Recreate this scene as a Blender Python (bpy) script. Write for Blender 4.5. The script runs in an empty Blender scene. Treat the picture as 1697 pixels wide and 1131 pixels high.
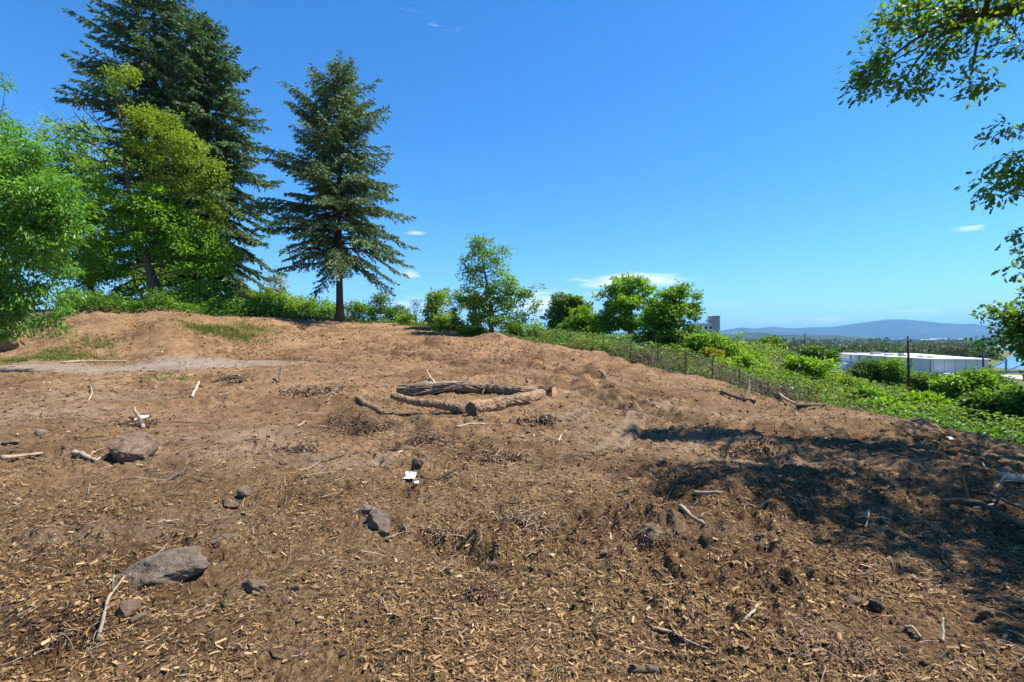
import bpy, math, random
import numpy as np
from mathutils import Vector

S = bpy.context.scene
COL = S.collection
RS = np.random.RandomState(7)
random.seed(7)
F = 848.0          # focal length in photograph pixels (18 mm on a 36 mm sensor)
HZ = 566.0         # image row of the horizon (camera is level)
EYE = 1.65

# ---------------------------------------------------------------- camera, sky, sun, exposure
cam_d = bpy.data.cameras.new('camera')
cam_d.sensor_width = 36.0
cam_d.lens = 18.0
cam_d.clip_start = 0.05
cam_d.clip_end = 120000.0
cam = bpy.data.objects.new('camera', cam_d)
cam.location = (0, 0, EYE)
cam.rotation_euler = (math.radians(90), 0, 0)
COL.objects.link(cam)
S.camera = cam

SUN_DIR = Vector((0.63, 0.10, 1.0)).normalized()     # towards the sun
SUN_EL = math.asin(SUN_DIR.z)
SUN_AZ = math.atan2(SUN_DIR.x, SUN_DIR.y)            # from +Y towards +X

world = bpy.data.worlds.new('World')
S.world = world
world.use_nodes = True
wn, wl = world.node_tree.nodes, world.node_tree.links
for n in list(wn):
    wn.remove(n)
w_out = wn.new('ShaderNodeOutputWorld')
w_bg = wn.new('ShaderNodeBackground')
w_bg.inputs['Strength'].default_value = 0.098
sky = wn.new('ShaderNodeTexSky')
sky.sky_type = 'NISHITA'
sky.sun_disc = False
sky.sun_elevation = SUN_EL
sky.sun_rotation = SUN_AZ
sky.altitude = 60
sky.air_density = 1.0
sky.dust_density = 0.15
sky.ozone_density = 5.0
hs = wn.new('ShaderNodeHueSaturation')
hs.inputs['Saturation'].default_value = 1.14
hs.inputs['Value'].default_value = 1.0
tint = wn.new('ShaderNodeMixRGB'); tint.blend_type = 'MULTIPLY'; tint.inputs['Fac'].default_value = 1.0
tint.inputs['Color2'].default_value = (0.645, 0.84, 1.0, 1)
wl.new(sky.outputs[0], tint.inputs['Color1']); wl.new(tint.outputs[0], hs.inputs['Color'])
# thin fair-weather wisps, by direction on the sky dome
geo = wn.new('ShaderNodeTexCoord')
def wmath(op, a=None, b=None, clamp=False):
    m = wn.new('ShaderNodeMath'); m.operation = op; m.use_clamp = clamp
    for i, v in enumerate((a, b)):
        if v is None: continue
        if isinstance(v, (int, float)): m.inputs[i].default_value = v
        else: wl.new(v, m.inputs[i])
    return m.outputs[0]
sep = wn.new('ShaderNodeSeparateXYZ'); wl.new(geo.outputs['Generated'], sep.inputs[0])
az = wmath('ARCTAN2', sep.outputs[0], sep.outputs[1])
el = wmath('ARCSINE', sep.outputs[2])
comb = wn.new('ShaderNodeCombineXYZ')
wl.new(wmath('MULTIPLY', az, 13.0), comb.inputs[0]); wl.new(wmath('MULTIPLY', el, 75.0), comb.inputs[1])
nz = wn.new('ShaderNodeTexNoise'); nz.inputs['Scale'].default_value = 1.6; nz.inputs['Detail'].default_value = 9; nz.inputs['Roughness'].default_value = 0.62
nz.inputs['Distortion'].default_value = 0.6
wl.new(comb.outputs[0], nz.inputs['Vector'])
def sph(px, py):
    x, z = (px - 848.5) / F, (HZ - py) / F
    return math.atan2(x, 1.0), math.atan2(z, math.hypot(x, 1.0))
WISPS = [(1045, 466, 95, 13, 1.0), (905, 508, 70, 26, .95), (700, 505, 90, 22, .5), (1000, 490, 60, 10, .5), (690, 387, 26, 7, .45), (678, 457, 24, 10, .6),
         (1330, 532, 150, 8, .6), (1520, 517, 70, 6, .5), (1612, 380, 42, 8, .5), (905, 338, 20, 8, .28), (680, 12, 30, 8, .25), (735, 44, 30, 8, .22),
         (1200, 505, 60, 6, .3), (1215, 548, 80, 9, .5), (1690, 375, 20, 6, .3)]
acc = None
for (px, py, rx, ry, a) in WISPS:
    a0, e0 = sph(px, py); a1, _ = sph(px + rx, py); _, e1 = sph(px, py - ry)
    u = wmath('DIVIDE', wmath('SUBTRACT', az, a0), abs(a1 - a0)); v = wmath('DIVIDE', wmath('SUBTRACT', el, e0), abs(e1 - e0))
    d = wmath('ADD', wmath('MULTIPLY', u, u), wmath('MULTIPLY', v, v))
    g = wmath('MULTIPLY', wmath('EXPONENT', wmath('MULTIPLY', d, -1.1)), a)
    acc = g if acc is None else wmath('MAXIMUM', acc, g)
dens = wmath('MULTIPLY', wmath('SUBTRACT', wmath('ADD', wmath('MULTIPLY', acc, 0.52), nz.outputs[0]), 0.62), 2.6, True)
dens = wmath('MULTIPLY', dens, wmath('MINIMUM', wmath('MULTIPLY', acc, 2.2), 1.0))
mixc = wn.new('ShaderNodeMixRGB'); mixc.inputs['Color2'].default_value = (6.6, 6.9, 7.3, 1)
wl.new(dens, mixc.inputs['Fac']); wl.new(hs.outputs[0], mixc.inputs['Color1'])
wl.new(mixc.outputs[0], w_bg.inputs['Color'])
wl.new(w_bg.outputs[0], w_out.inputs['Surface'])

sun_d = bpy.data.lights.new('sun', 'SUN')
sun_d.energy = 4.95
sun_d.angle = math.radians(0.53)
sun_d.color = (1.0, 0.955, 0.88)
sun = bpy.data.objects.new('sun', sun_d)
sun.rotation_euler = SUN_DIR.to_track_quat('Z', 'Y').to_euler()
sun.location = (0, 0, 60)
COL.objects.link(sun)

S.view_settings.view_transform = 'Standard'
S.view_settings.look = 'None'
S.view_settings.exposure = 1.15
S.view_settings.gamma = 1.0
S.view_settings.use_curve_mapping = False
S.render.engine = 'CYCLES'
S.cycles.use_denoising = True
S.cycles.max_bounces = 5
S.cycles.diffuse_bounces = 2
S.cycles.transmission_bounces = 4
S.cycles.transparent_max_bounces = 8
S.cycles.volume_bounces = 0

# ---------------------------------------------------------------- helpers
def at(px, py, Y):
    return np.array(((px - 848.5) * Y / F, Y, EYE + (HZ - py) * Y / F))

def smooth(a, b, x):
    t = np.clip((x - a) / (b - a), 0, 1)
    return t * t * (3 - 2 * t)

def _hash(ix, iy, seed):
    h = (ix.astype(np.int64) * 374761393 + iy.astype(np.int64) * 668265263 + seed * 1442695041) & 0xFFFFFFFF
    h = ((h ^ (h >> 13)) * 1274126177) & 0xFFFFFFFF
    h = ((h ^ (h >> 16)) * 2246822519) & 0xFFFFFFFF
    return ((h ^ (h >> 15)) & 0xFFFF) / 65535.0

def vnoise(x, y, seed=0):
    ix, iy = np.floor(x), np.floor(y)
    fx, fy = x - ix, y - iy
    fx = fx * fx * fx * (fx * (fx * 6 - 15) + 10); fy = fy * fy * fy * (fy * (fy * 6 - 15) + 10)
    a, b = _hash(ix, iy, seed), _hash(ix + 1, iy, seed)
    c, d = _hash(ix, iy + 1, seed), _hash(ix + 1, iy + 1, seed)
    return (a + (b - a) * fx) * (1 - fy) + (c + (d - c) * fx) * fy          # 0..1

def fbm(x, y, scale, octaves=3, seed=0, gain=.5):
    x, y = np.asarray(x, float) / scale, np.asarray(y, float) / scale
    s, amp, tot = 0, 1, 0
    for o in range(octaves):
        ca, sa = math.cos(o * 1.1 + .4), math.sin(o * 1.1 + .4)
        k = 2.03 ** o
        s = s + amp * vnoise((x * ca - y * sa) * k + 17.3 * o, (x * sa + y * ca) * k - 9.1 * o, seed + o * 31)
        tot += amp; amp *= gain
    return s / tot * 2 - 1                                                   # about -1..1

def set_props(o, label=None, cat=None, group=None, kind=None):
    if label: o['label'] = label
    if cat: o['category'] = cat
    if group: o['group'] = group
    if kind: o['kind'] = kind
    return o

def mesh_np(name, V, T, smooth_sh=False):
    """mesh from arrays: V (n,3), T (m,3) or (m,4)"""
    me = bpy.data.meshes.new(name)
    V = np.asarray(V, np.float32); T = np.asarray(T, np.int32)
    me.vertices.add(len(V)); me.vertices.foreach_set('co', V.ravel())
    k = T.shape[1]
    me.loops.add(T.size); me.loops.foreach_set('vertex_index', T.ravel())
    me.polygons.add(len(T)); me.polygons.foreach_set('loop_start', np.arange(0, T.size, k, dtype=np.int32))
    me.polygons.foreach_set('use_smooth', np.full(len(T), smooth_sh))
    me.update(calc_edges=True)
    return me

def link(name, me, mat=None, parent=None, loc=None):
    o = bpy.data.objects.new(name, me)
    if mat is not None and me is not None and not me.materials: me.materials.append(mat)
    COL.objects.link(o)
    if loc is not None: o.location = loc
    if parent is not None: o.parent = parent
    return o

def empty(name, loc, label, cat, group=None):
    o = bpy.data.objects.new(name, None); COL.objects.link(o)
    o.location = loc; o.empty_display_size = .2
    return set_props(o, label, cat, group)

class MB:
    """collects quads/tris; build() makes one mesh object. Points are world points, stored relative to origin."""
    def __init__(self, origin=(0, 0, 0)):
        self.v, self.q, self.o = [], [], np.array(origin, float)
    def add(self, V, faces):
        b = len(self.v); self.v += [tuple(np.asarray(p, float) - self.o) for p in V]
        self.q += [tuple(b + i for i in f) for f in faces]
    def box(self, c, size, rz=0.0):
        c = np.array(c, float); hx, hy, hz = [s / 2 for s in size]
        ca, sa = math.cos(rz), math.sin(rz)
        P = []
        for z in (-hz, hz):
            for x, y in ((-hx, -hy), (hx, -hy), (hx, hy), (-hx, hy)):
                P.append(c + (x * ca - y * sa, x * sa + y * ca, z))
        self.add(P, [(3, 2, 1, 0), (4, 5, 6, 7), (0, 1, 5, 4), (1, 2, 6, 5), (2, 3, 7, 6), (3, 0, 4, 7)])
    def prism(self, poly, z0, z1):
        n = len(poly)
        P = [(x, y, z0) for x, y in poly] + [(x, y, z1) for x, y in poly]
        self.add(P, [tuple(range(n - 1, -1, -1)), tuple(range(n, 2 * n))] + [(i, (i + 1) % n, n + (i + 1) % n, n + i) for i in range(n)])
    def tube(self, pts, rad, n=6, cap=True, rough=0.0):
        V, Q = tube_arr([(np.array(pts, float), np.array(rad, float))], n, rough)
        b = len(V)
        faces = [tuple(q) for q in Q]
        if cap:
            faces += [tuple(range(n - 1, -1, -1)), tuple(range(b - n, b))]
        self.add(V, faces)
    def build(self, name, mat, parent=None, smooth_sh=False):
        me = bpy.data.meshes.new(name); me.from_pydata(self.v, [], self.q); me.update()
        if smooth_sh: me.polygons.foreach_set('use_smooth', [True] * len(me.polygons))
        return link(name, me, mat, parent, None if parent is not None else tuple(self.o))

def tube_arr(paths, n=6, rough=0.0):
    Vs, Qs, base = [], [], 0
    ang = np.arange(n) / n * 2 * math.pi
    for P, R in paths:
        m = len(P)
        T = np.gradient(P, axis=0); T /= np.linalg.norm(T, axis=1)[:, None] + 1e-9
        ref = np.array((0, 0, 1.0)) if abs(T[0, 2]) < .8 else np.array((1.0, 0, 0))
        U = np.cross(T, ref); U /= np.linalg.norm(U, axis=1)[:, None] + 1e-9
        W = np.cross(T, U)
        rr = R[:, None] * (1 + (rough * RS.uniform(-1, 1, (m, n)) if rough else 0))
        V = P[:, None, :] + rr[:, :, None] * (np.cos(ang)[None, :, None] * U[:, None, :] + np.sin(ang)[None, :, None] * W[:, None, :])
        Vs.append(V.reshape(-1, 3))
        i = np.arange(m - 1)[:, None] * n; j = np.arange(n)[None, :]; j2 = (j + 1) % n
        Qs.append(np.stack([i + j, i + j2, i + n + j2, i + n + j], -1).reshape(-1, 4) + base)
        base += m * n
    return np.concatenate(Vs), np.concatenate(Qs)

# ---------------------------------------------------------------- materials
def new_mat(name):
    m = bpy.data.materials.new(name); m.use_nodes = True
    nt = m.node_tree
    return m, nt, nt.nodes, nt.links, nt.nodes['Principled BSDF']

def ramp(nd, stops, interp='LINEAR'):
    r = nd.new('ShaderNodeValToRGB'); cr = r.color_ramp; cr.interpolation = interp
    while len(cr.elements) < len(stops): cr.elements.new(.5)
    for e, (p, c) in zip(cr.elements, stops):
        e.position = p; e.color = (*c, 1) if len(c) == 3 else c
    return r

def noise_node(nd, ln, scale, detail=4, rough=.6, vec=None, dist=0.0):
    n = nd.new('ShaderNodeTexNoise'); n.inputs['Scale'].default_value = scale; n.inputs['Detail'].default_value = detail
    n.inputs['Roughness'].default_value = rough; n.inputs['Distortion'].default_value = dist
    if vec is not None: ln.new(vec, n.inputs['Vector'])
    return n

def mat_plain(name, c1, c2, scale=6.0, rough=.8, bump=.0, bscale=None, stretch=None, metallic=0.0):
    m, nt, nd, ln, bs = new_mat(name)
    tc = nd.new('ShaderNodeTexCoord'); vec = tc.outputs['Object']
    if stretch:
        mp = nd.new('ShaderNodeMapping'); mp.inputs['Scale'].default_value = stretch; ln.new(vec, mp.inputs['Vector']); vec = mp.outputs[0]
    n = noise_node(nd, ln, scale, 6, .65, vec)
    r = ramp(nd, [(.3, c1), (.7, c2)]); ln.new(n.outputs[0], r.inputs[0]); ln.new(r.outputs[0], bs.inputs['Base Color'])
    bs.inputs['Roughness'].default_value = rough; bs.inputs['Metallic'].default_value = metallic
    bs.inputs['Specular IOR Level'].default_value = .25
    if bump:
        n2 = noise_node(nd, ln, bscale or scale * 3, 6, .7, vec)
        b = nd.new('ShaderNodeBump'); b.inputs['Strength'].default_value = bump; b.inputs['Distance'].default_value = .03
        ln.new(n2.outputs[0], b.inputs['Height']); ln.new(b.outputs[0], bs.inputs['Normal'])
    return m

def mat_leaf(name, stops, trans=.4, tcol=None, rough=.55, clump=1.2, gloss=.3):
    """leaf colour varies leaf by leaf and from clump to clump; light passes through the blade"""
    m, nt, nd, ln, bs = new_mat(name)
    g = nd.new('ShaderNodeNewGeometry')
    tc = nd.new('ShaderNodeTexCoord')
    n = noise_node(nd, ln, clump, 3, .6, tc.outputs['Object'])
    mx = nd.new('ShaderNodeMath'); mx.operation = 'MULTIPLY_ADD'; mx.inputs[1].default_value = .55
    ln.new(g.outputs['Random Per Island'], mx.inputs[0])
    m2 = nd.new('ShaderNodeMath'); m2.operation = 'MULTIPLY_ADD'; m2.inputs[1].default_value = 1.2; m2.inputs[2].default_value = -.38
    ln.new(n.outputs[0], m2.inputs[0]); ln.new(m2.outputs[0], mx.inputs[2])
    r = ramp(nd, stops); ln.new(mx.outputs[0], r.inputs[0])
    ln.new(r.outputs[0], bs.inputs['Base Color'])
    bs.inputs['Roughness'].default_value = rough; bs.inputs['Specular IOR Level'].default_value = gloss
    tb = nd.new('ShaderNodeBsdfTranslucent')
    tm = nd.new('ShaderNodeMixRGB'); tm.blend_type = 'MULTIPLY'; tm.inputs['Fac'].default_value = 1.0
    tm.inputs['Color2'].default_value = (*(tcol or (1.5, 1.6, .55)), 1)
    ln.new(r.outputs[0], tm.inputs['Color1']); ln.new(tm.outputs[0], tb.inputs['Color'])
    ms = nd.new('ShaderNodeMixShader'); ms.inputs[0].default_value = trans
    ln.new(bs.outputs[0], ms.inputs[1]); ln.new(tb.outputs[0], ms.inputs[2])
    ln.new(ms.outputs[0], nd['Material Output'].inputs['Surface'])
    return m

def mat_islands(name, stops, rough=.85, clump=0):
    m, nt, nd, ln, bs = new_mat(name)
    g = nd.new('ShaderNodeNewGeometry')
    r = ramp(nd, stops); ln.new(g.outputs['Random Per Island'], r.inputs[0]); ln.new(r.outputs[0], bs.inputs['Base Color'])
    bs.inputs['Roughness'].default_value = rough; bs.inputs['Specular IOR Level'].default_value = .2
    return m
# ---------------------------------------------------------------- terrain heights
def px_of(X, Y): return 848.5 + F * X / Y
CP = []                                       # (px, Y, Z)
for px in (-400, 0, 424, 848, 1270, 1697, 2100):
    CP += [(px, .6, 0), (px, 1.5, 0), (px, 2.8, 0)]
CP += [(-300, 5, .08), (0, 5, .05), (424, 5, 0), (848, 5, 0), (1270, 5, 0), (1697, 5, -.12), (2000, 5, -.25),
       (-300, 8, .25), (0, 8, .12), (424, 8, .06), (848, 8, .04), (1270, 8, .03), (1697, 8, -.26), (2000, 8, -.7),
       (0, 13, .28), (424, 13, .14), (600, 12, .04), (720, 13, .16), (848, 13, .2), (1100, 13, .1), (1270, 13, -.02), (1400, 14, -.2), (1500, 12.5, -.3), (1600, 11, -.35), (1697, 10, -.4),
       (0, 17, .40), (250, 16.5, .34), (420, 16, .36), (560, 16, .42), (700, 17, .48), (848, 17, .44), (1000, 18, .5),
       (-200, 20, .7), (0, 20.5, .60), (200, 21.5, .6), (400, 22.5, .68), (563, 24, .85), (700, 23, .95), (848, 22, .85), (1000, 22, .85),
       (0, 23.5, .85), (200, 24.5, .9), (400, 26, 1.2), (563, 30, 1.9), (700, 29, 1.75), (848, 27, 1.3), (1000, 24.5, .95), (1080, 21, .48), (1150, 19, .26), (1250, 17, -.1),
       (-250, 27, 2.4), (0, 28, 2.75), (130, 28, 3.18), (260, 28.5, 3.2), (400, 31, 3.2), (563, 36, 3.05), (700, 35.5, 2.75), (800, 32, 1.95), (900, 29, 1.38),
       (-250, 40, 4.0), (0, 40, 3.9), (260, 40, 3.8), (563, 45, 3.3), (700, 45, 2.8), (800, 42, 2.1), (900, 40, 1.55), (1000, 32, 1.05), (1000, 45, 1.3),
       (0, 90, 4.6), (260, 90, 4.2), (563, 90, 3.0), (700, 80, 2.2), (848, 65, 1.5), (1000, 70, 1.0),
       (1150, 30, .5), (1150, 45, .75), (1150, 70, .4), (1300, 22, -.38), (1300, 30, -.3), (1300, 44, .4), (1300, 60, -.4),
       (1240, 40, .6), (1400, 20, -.85), (1400, 30, -1.45), (1400, 45, -2.3), (1400, 62, -3.3), (1500, 20, -1.1), (1500, 30, -2.0), (1500, 50, -3.9), (1500, 78, -6.4),
       (1600, 17, -1.1), (1600, 26, -2.1), (1697, 15, -1.15), (1697, 28, -2.8), (1697, 55, -5.6), (2000, 12, -1.3), (2000, 25, -3.4), (2000, 60, -8),
       (0, 180, 2), (350, 180, 0), (700, 150, -6), (848, 130, -7), (1000, 120, -8), (1150, 110, -8), (1300, 95, -8), (1400, 95, -9), (1500, 115, -12), (1697, 100, -12)]
for px in (-400, 0, 350, 700, 1000, 1300, 1500, 1697, 2100):
    CP += [(px, 230, -16.5), (px, 330, -17), (px, 600, -17)]
CP = np.array(CP, float)
_cx = (CP[:, 0] - 848.5) * CP[:, 1] / F
KA = 3.2
_cu = np.stack([np.arctan2(_cx, CP[:, 1]) * KA, np.log(np.hypot(_cx, CP[:, 1])) * 1.5], 1)
_D = np.linalg.norm(_cu[:, None] - _cu[None], axis=2)
def _ker(d): return np.sqrt(d * d + .02)
_n = len(CP)
_M = np.zeros((_n + 3, _n + 3)); _M[:_n, :_n] = _ker(_D) - np.eye(_n) * .015
_M[:_n, _n] = 1; _M[:_n, _n + 1:] = _cu; _M[_n, :_n] = 1; _M[_n + 1:, :_n] = _cu.T
_w = np.linalg.solve(_M, np.concatenate([CP[:, 2], [0, 0, 0]]))

def base_h(x, y):
    sh = np.shape(x)
    x = np.ravel(np.asarray(x, float)); y = np.ravel(np.asarray(y, float))
    out = np.empty(len(x))
    for s in range(0, len(x), 60000):
        xs, ys = x[s:s + 60000], y[s:s + 60000]
        th = np.clip(np.arctan2(xs, ys), -1.02, 1.02); r = np.clip(np.hypot(xs, ys), .6, 560)
        u = np.stack([th * KA, np.log(r) * 1.5], 1)
        d = np.sqrt(((u[:, None] - _cu[None]) ** 2).sum(2))
        z = _ker(d) @ _w[:_n] + _w[_n] + u @ _w[_n + 1:]
        rr = np.hypot(xs, ys)
        out[s:s + 60000] = z + (-17.0 - z) * smooth(280, 480, rr)
    return out.reshape(sh)

EDGE_PX = np.array([-700, -200, 0, 130, 400, 563, 690, 800, 900, 1000, 1080, 1150, 1250, 1400, 1500, 1600, 1697, 1900, 2300])
EDGE_Y = np.array([24, 26, 25.5, 28.0, 30.5, 37.5, 37, 33, 30, 24.8, 21.6, 19.6, 17.4, 14.3, 12.8, 11.4, 10.2, 8.6, 7.0])
EDGE_TH = np.arctan((EDGE_PX - 848.5) / F)
EDGE_R = EDGE_Y / np.cos(EDGE_TH)
def edge_dist(x, y):
    """metres beyond the edge of the cleared lot (negative inside)"""
    return np.hypot(x, y) - np.interp(np.arctan2(x, y), EDGE_TH, EDGE_R)

RIVER = np.array([(560, 60), (458, 330), (1000, 850), (1500, 1740), (2800, 2300), (6000, 2600)], float)
RIVER_W = np.array([100, 112, 120, 230, 300, 320.])
def river_d(x, y):
    best = np.full(np.shape(x), 1e9)
    for a, b, w0, w1 in zip(RIVER[:-1], RIVER[1:], RIVER_W[:-1], RIVER_W[1:]):
        ab = b - a; t = np.clip(((x - a[0]) * ab[0] + (y - a[1]) * ab[1]) / (ab @ ab), 0, 1)
        d = np.hypot(x - a[0] - t * ab[0], y - a[1] - t * ab[1]) - (w0 + (w1 - w0) * t)
        best = np.minimum(best, d)
    return best

# local mounds and hollows: (px, Y, radius x, radius y, height)
MOUNDS = []
def mound(px, Y, rx, ry, h): MOUNDS.append(((px - 848.5) * Y / F, Y, rx, ry, h))
for a in [(600, 10.4, .55, .45, .34), (575, 10.0, .4, .4, .16), (705, 9.8, .5, .35, .26), (690, 9.3, .3, .2, -.15), (540, 12.5, 1.5, .8, .12), (440, 9.4, .5, .3, .14), (480, 9.0, .4, .25, .12),
          (1120, 4.65, .55, .4, .14), (1080, 4.6, .2, .16, .12), (1180, 5.2, .6, .5, .10), (780, 3.95, .22, .16, -.14), (810, 4.15, .28, .2, .10), (120, 3.0, .45, .25, .12), (60, 2.78, .35, .14, -.10),
          (90, 4.4, .8, .4, .06), (1240, 5.6, .8, .5, .12), (1290, 7.6, .7, .4, .16), (1240, 8.1, .5, .35, .14), (1350, 6.2, 1.0, .5, .10), (1480, 5.2, .8, .4, .10), (1550, 4.2, .6, .4, .08),
          (1300, 3.0, .45, .3, .09), (330, 4.8, .5, .3, .08), (450, 6.0, .6, .2, -.07), (470, 5.5, .7, .25, .09), (690, 6.6, .3, .2, .1), (350, 16.8, 2.2, .6, .16), (470, 16.6, 1.2, .7, .22),
          (200, 16.0, 1.6, .5, .12), (560, 14.6, 1.6, .7, .14), (900, 5.6, .7, .4, .07), (960, 6.6, .6, .35, .09), (850, 7.6, .8, .4, .07), (1000, 4.2, .5, .3, .06), (640, 5.1, .25, .2, -.06),
          (560, 5.3, .5, .3, .07), (200, 5.6, .7, .3, .08), (160, 6.2, .9, .25, -.05), (280, 26.8, 1.5, 1.0, .35), (180, 27.0, 1.2, .8, .25), (380, 27.5, 1.2, .8, .2), (620, 30, 2, 1.5, .2), (740, 28, 1.6, 1.2, .22),
          (820, 29.5, .9, .8, .5), (850, 28.5, 1.4, 1.0, .35), (900, 26.5, 1.6, 1.2, .3), (690, 27, 1.5, 1, .2), (985, 22.8, 1.2, .9, .2), (930, 23, 1.3, 1.0, .2), (1560, 6.6, .8, .5, .16), (1640, 6.0, .6, .4, .14),
          (1430, 9.8, 1.3, .5, .16), (1520, 10.6, .8, .5, .18), (1600, 9.6, .7, .4, .16)]:
    mound(*a)
# wheel ruts: polylines in (px, Y), half width, depth
RUTS = [([(1020, 24), (960, 19), (930, 15.5), (1000, 12.4), (1090, 10.6), (1200, 9.2)], .22, .10), ([(1055, 23), (1000, 18.4), (985, 15.4), (1050, 12.6), (1140, 11.0), (1260, 9.7)], .2, .09),
        ([(700, 27), (820, 21), (930, 18.6), (1030, 17), (1150, 15)], .25, .08), ([(640, 25), (780, 19.6), (900, 17), (1000, 15.6), (1120, 13.6), (1300, 12.0)], .25, .09),
        ([(380, 24), (560, 23.2), (720, 22.2), (860, 20.6)], .3, .07), ([(-200, 21.6), (100, 21.8), (400, 22.6), (600, 22.6)], .3, .05),
        ([(330, 7.6), (420, 8.6), (520, 9.0)], .25, .05), ([(0, 4.6), (250, 4.5), (420, 5.0), (560, 5.6)], .16, .05)]
RUTS = [(np.array([((px - 848.5) * Y / F, Y) for px, Y in pl]), w, d) for pl, w, d in RUTS]

def detail_h(x, y):
    inside = 1 - smooth(-.3, 1.2, edge_dist(x, y))
    r = np.hypot(x, y)
    z = np.zeros(np.shape(x))
    wx = x + .25 * fbm(x, y, 1.3, 2, 91); wy = y + .25 * fbm(x, y, 1.3, 2, 97)
    for (mx, my, rx, ry, h) in MOUNDS:
        d = ((wx - mx) / rx) ** 2 + ((wy - my) / ry) ** 2
        z = z + h * np.exp(-d * 1.3)
    for pl, w, dp in RUTS:
        best = np.full(np.shape(x), 1e9)
        for a, b in zip(pl[:-1], pl[1:]):
            ab = b - a; t = np.clip(((wx - a[0]) * ab[0] + (wy - a[1]) * ab[1]) / (ab @ ab), 0, 1)
            best = np.minimum(best, np.hypot(wx - a[0] - t * ab[0], wy - a[1] - t * ab[1]))
        z = z - 1.15 * dp * np.exp(-(best / w) ** 2) + dp * .55 * np.exp(-((best - 2.0 * w) / (w * .7)) ** 2)
    flat = track_mask(x, y)
    amp = inside * (1 - .8 * flat) * (1 + .25 * smooth(9, 22, r))
    patch = .45 + .9 * smooth(-.35, .5, fbm(x, y, 2.1, 3, 55))            # rough and smooth areas
    z = z + amp * (.075 * fbm(x, y, 1.7, 2, 3))
    z = z + amp * patch * (.075 * fbm(x, y, .55, 3, 5) + .085 * (np.abs(fbm(x, y, .30, 2, 23)) - .25) * -1)
    z = z + amp * patch * (.058 * fbm(x, y, .13, 3, 9, .6) + .026 * fbm(x, y, .045, 2, 13))
    z = z + (1 - inside) * .10 * fbm(x, y, 2.4, 3, 41) * (1 + .02 * np.minimum(r, 60))
    return z

def track_mask(x, y):
    """the compacted grey track on the left"""
    px = px_of(x, np.maximum(y, .5))
    c = np.interp(px, [-600, 0, 200, 330, 440, 600], [20.2, 20.6, 21.0, 21.7, 22.4, 22.8]) ; w = np.interp(px, [-600, 150, 320, 420, 620], [1.7, 1.5, 1.6, 1.0, .3])
    m = np.exp(-(np.abs(y - c) / w) ** 4)
    return m * (1 - smooth(380, 620, px)) * (x < 0)

def H(x, y):
    x = np.asarray(x, float); y = np.asarray(y, float)
    z = base_h(x, y) + detail_h(x, y)
    rd = river_d(x, y)
    return np.where(np.hypot(x, y) > 120, z - 7.0 * smooth(8, -25, rd) , z)

def ground_at(px, py, Ymax=60):
    """where the pixel ray meets the ground"""
    Y = np.geomspace(1.5, Ymax, 900)
    X = (px - 848.5) * Y / F; Z = EYE + (HZ - py) * Y / F
    g = H(X, Y)
    k = np.argmax(g >= Z)
    if g[k] < Z[k]: k = len(Y) - 1
    return np.array((X[k], Y[k], float(g[k])))

def gz(x, y): return float(H(np.array([x]), np.array([y]))[0])

# ---------------------------------------------------------------- the ground sheet
th = np.concatenate([np.linspace(-math.pi, -1.10, 26)[:-1], np.linspace(-1.10, 1.10, 600), np.linspace(1.10, math.pi, 26)[1:-1]])
rad = np.concatenate([np.linspace(.15, 1.5, 14)[:-1], np.geomspace(1.5, 40, 500)[:-1], np.geomspace(40, 420, 130)[:-1], np.geomspace(420, 40000, 60)])
TH, RR = np.meshgrid(th, rad)
GX, GY = RR * np.sin(TH), RR * np.cos(TH)
GZ = H(GX, GY)
nr, na = GX.shape
GV = np.stack([GX, GY, GZ], -1).reshape(-1, 3)
i = np.arange(nr - 1)[:, None] * na; j = np.arange(na)[None, :]; j2 = (j + 1) % na
GQ = np.stack([i + j, i + na + j, i + na + j2, i + j2], -1).reshape(-1, 4)[:, ::-1]
gme = mesh_np('ground', GV, GQ, True)
H_exact = H
def H(x, y):
    """height of the ground sheet as built (interpolated on its grid)"""
    x = np.asarray(x, float); y = np.asarray(y, float)
    r = np.clip(np.hypot(x, y), rad[0], rad[-2]); a = np.arctan2(x, y)
    ir = np.clip(np.searchsorted(rad, r, 'right') - 1, 0, len(rad) - 2); ia = np.clip(np.searchsorted(th, a, 'right') - 1, 0, len(th) - 2)
    fr = (r - rad[ir]) / (rad[ir + 1] - rad[ir]); fa = np.clip((a - th[ia]) / (th[ia + 1] - th[ia]), 0, 1)
    return (GZ[ir, ia] * (1 - fa) + GZ[ir, ia + 1] * fa) * (1 - fr) + (GZ[ir + 1, ia] * (1 - fa) + GZ[ir + 1, ia + 1] * fa) * fr

x, y = GV[:, 0], GV[:, 1]
ed = edge_dist(x, y)
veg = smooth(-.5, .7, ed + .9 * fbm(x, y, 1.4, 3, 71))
trk = track_mask(x, y)
pxs = px_of(x, np.maximum(y, .3))
chip = smooth(6.6, 4.2, y + 1.1 * fbm(x, y, 1.6, 3, 61) - .9 * smooth(900, 1300, pxs)) * (1 - veg)
orange = smooth(14, 24, y) * (1 - veg) * (.55 + .45 * fbm(x, y, 3.0, 3, 65))
orange = np.maximum(orange, smooth(.5, .1, np.abs(pxs - 640) / 170) * smooth(.6, .2, np.abs(y - 14.5) / 3) * .7)
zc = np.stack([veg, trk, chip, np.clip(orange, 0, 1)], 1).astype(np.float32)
ca = gme.color_attributes.new('zone', 'FLOAT_COLOR', 'POINT'); ca.data.foreach_set('color', zc.ravel())
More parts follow.
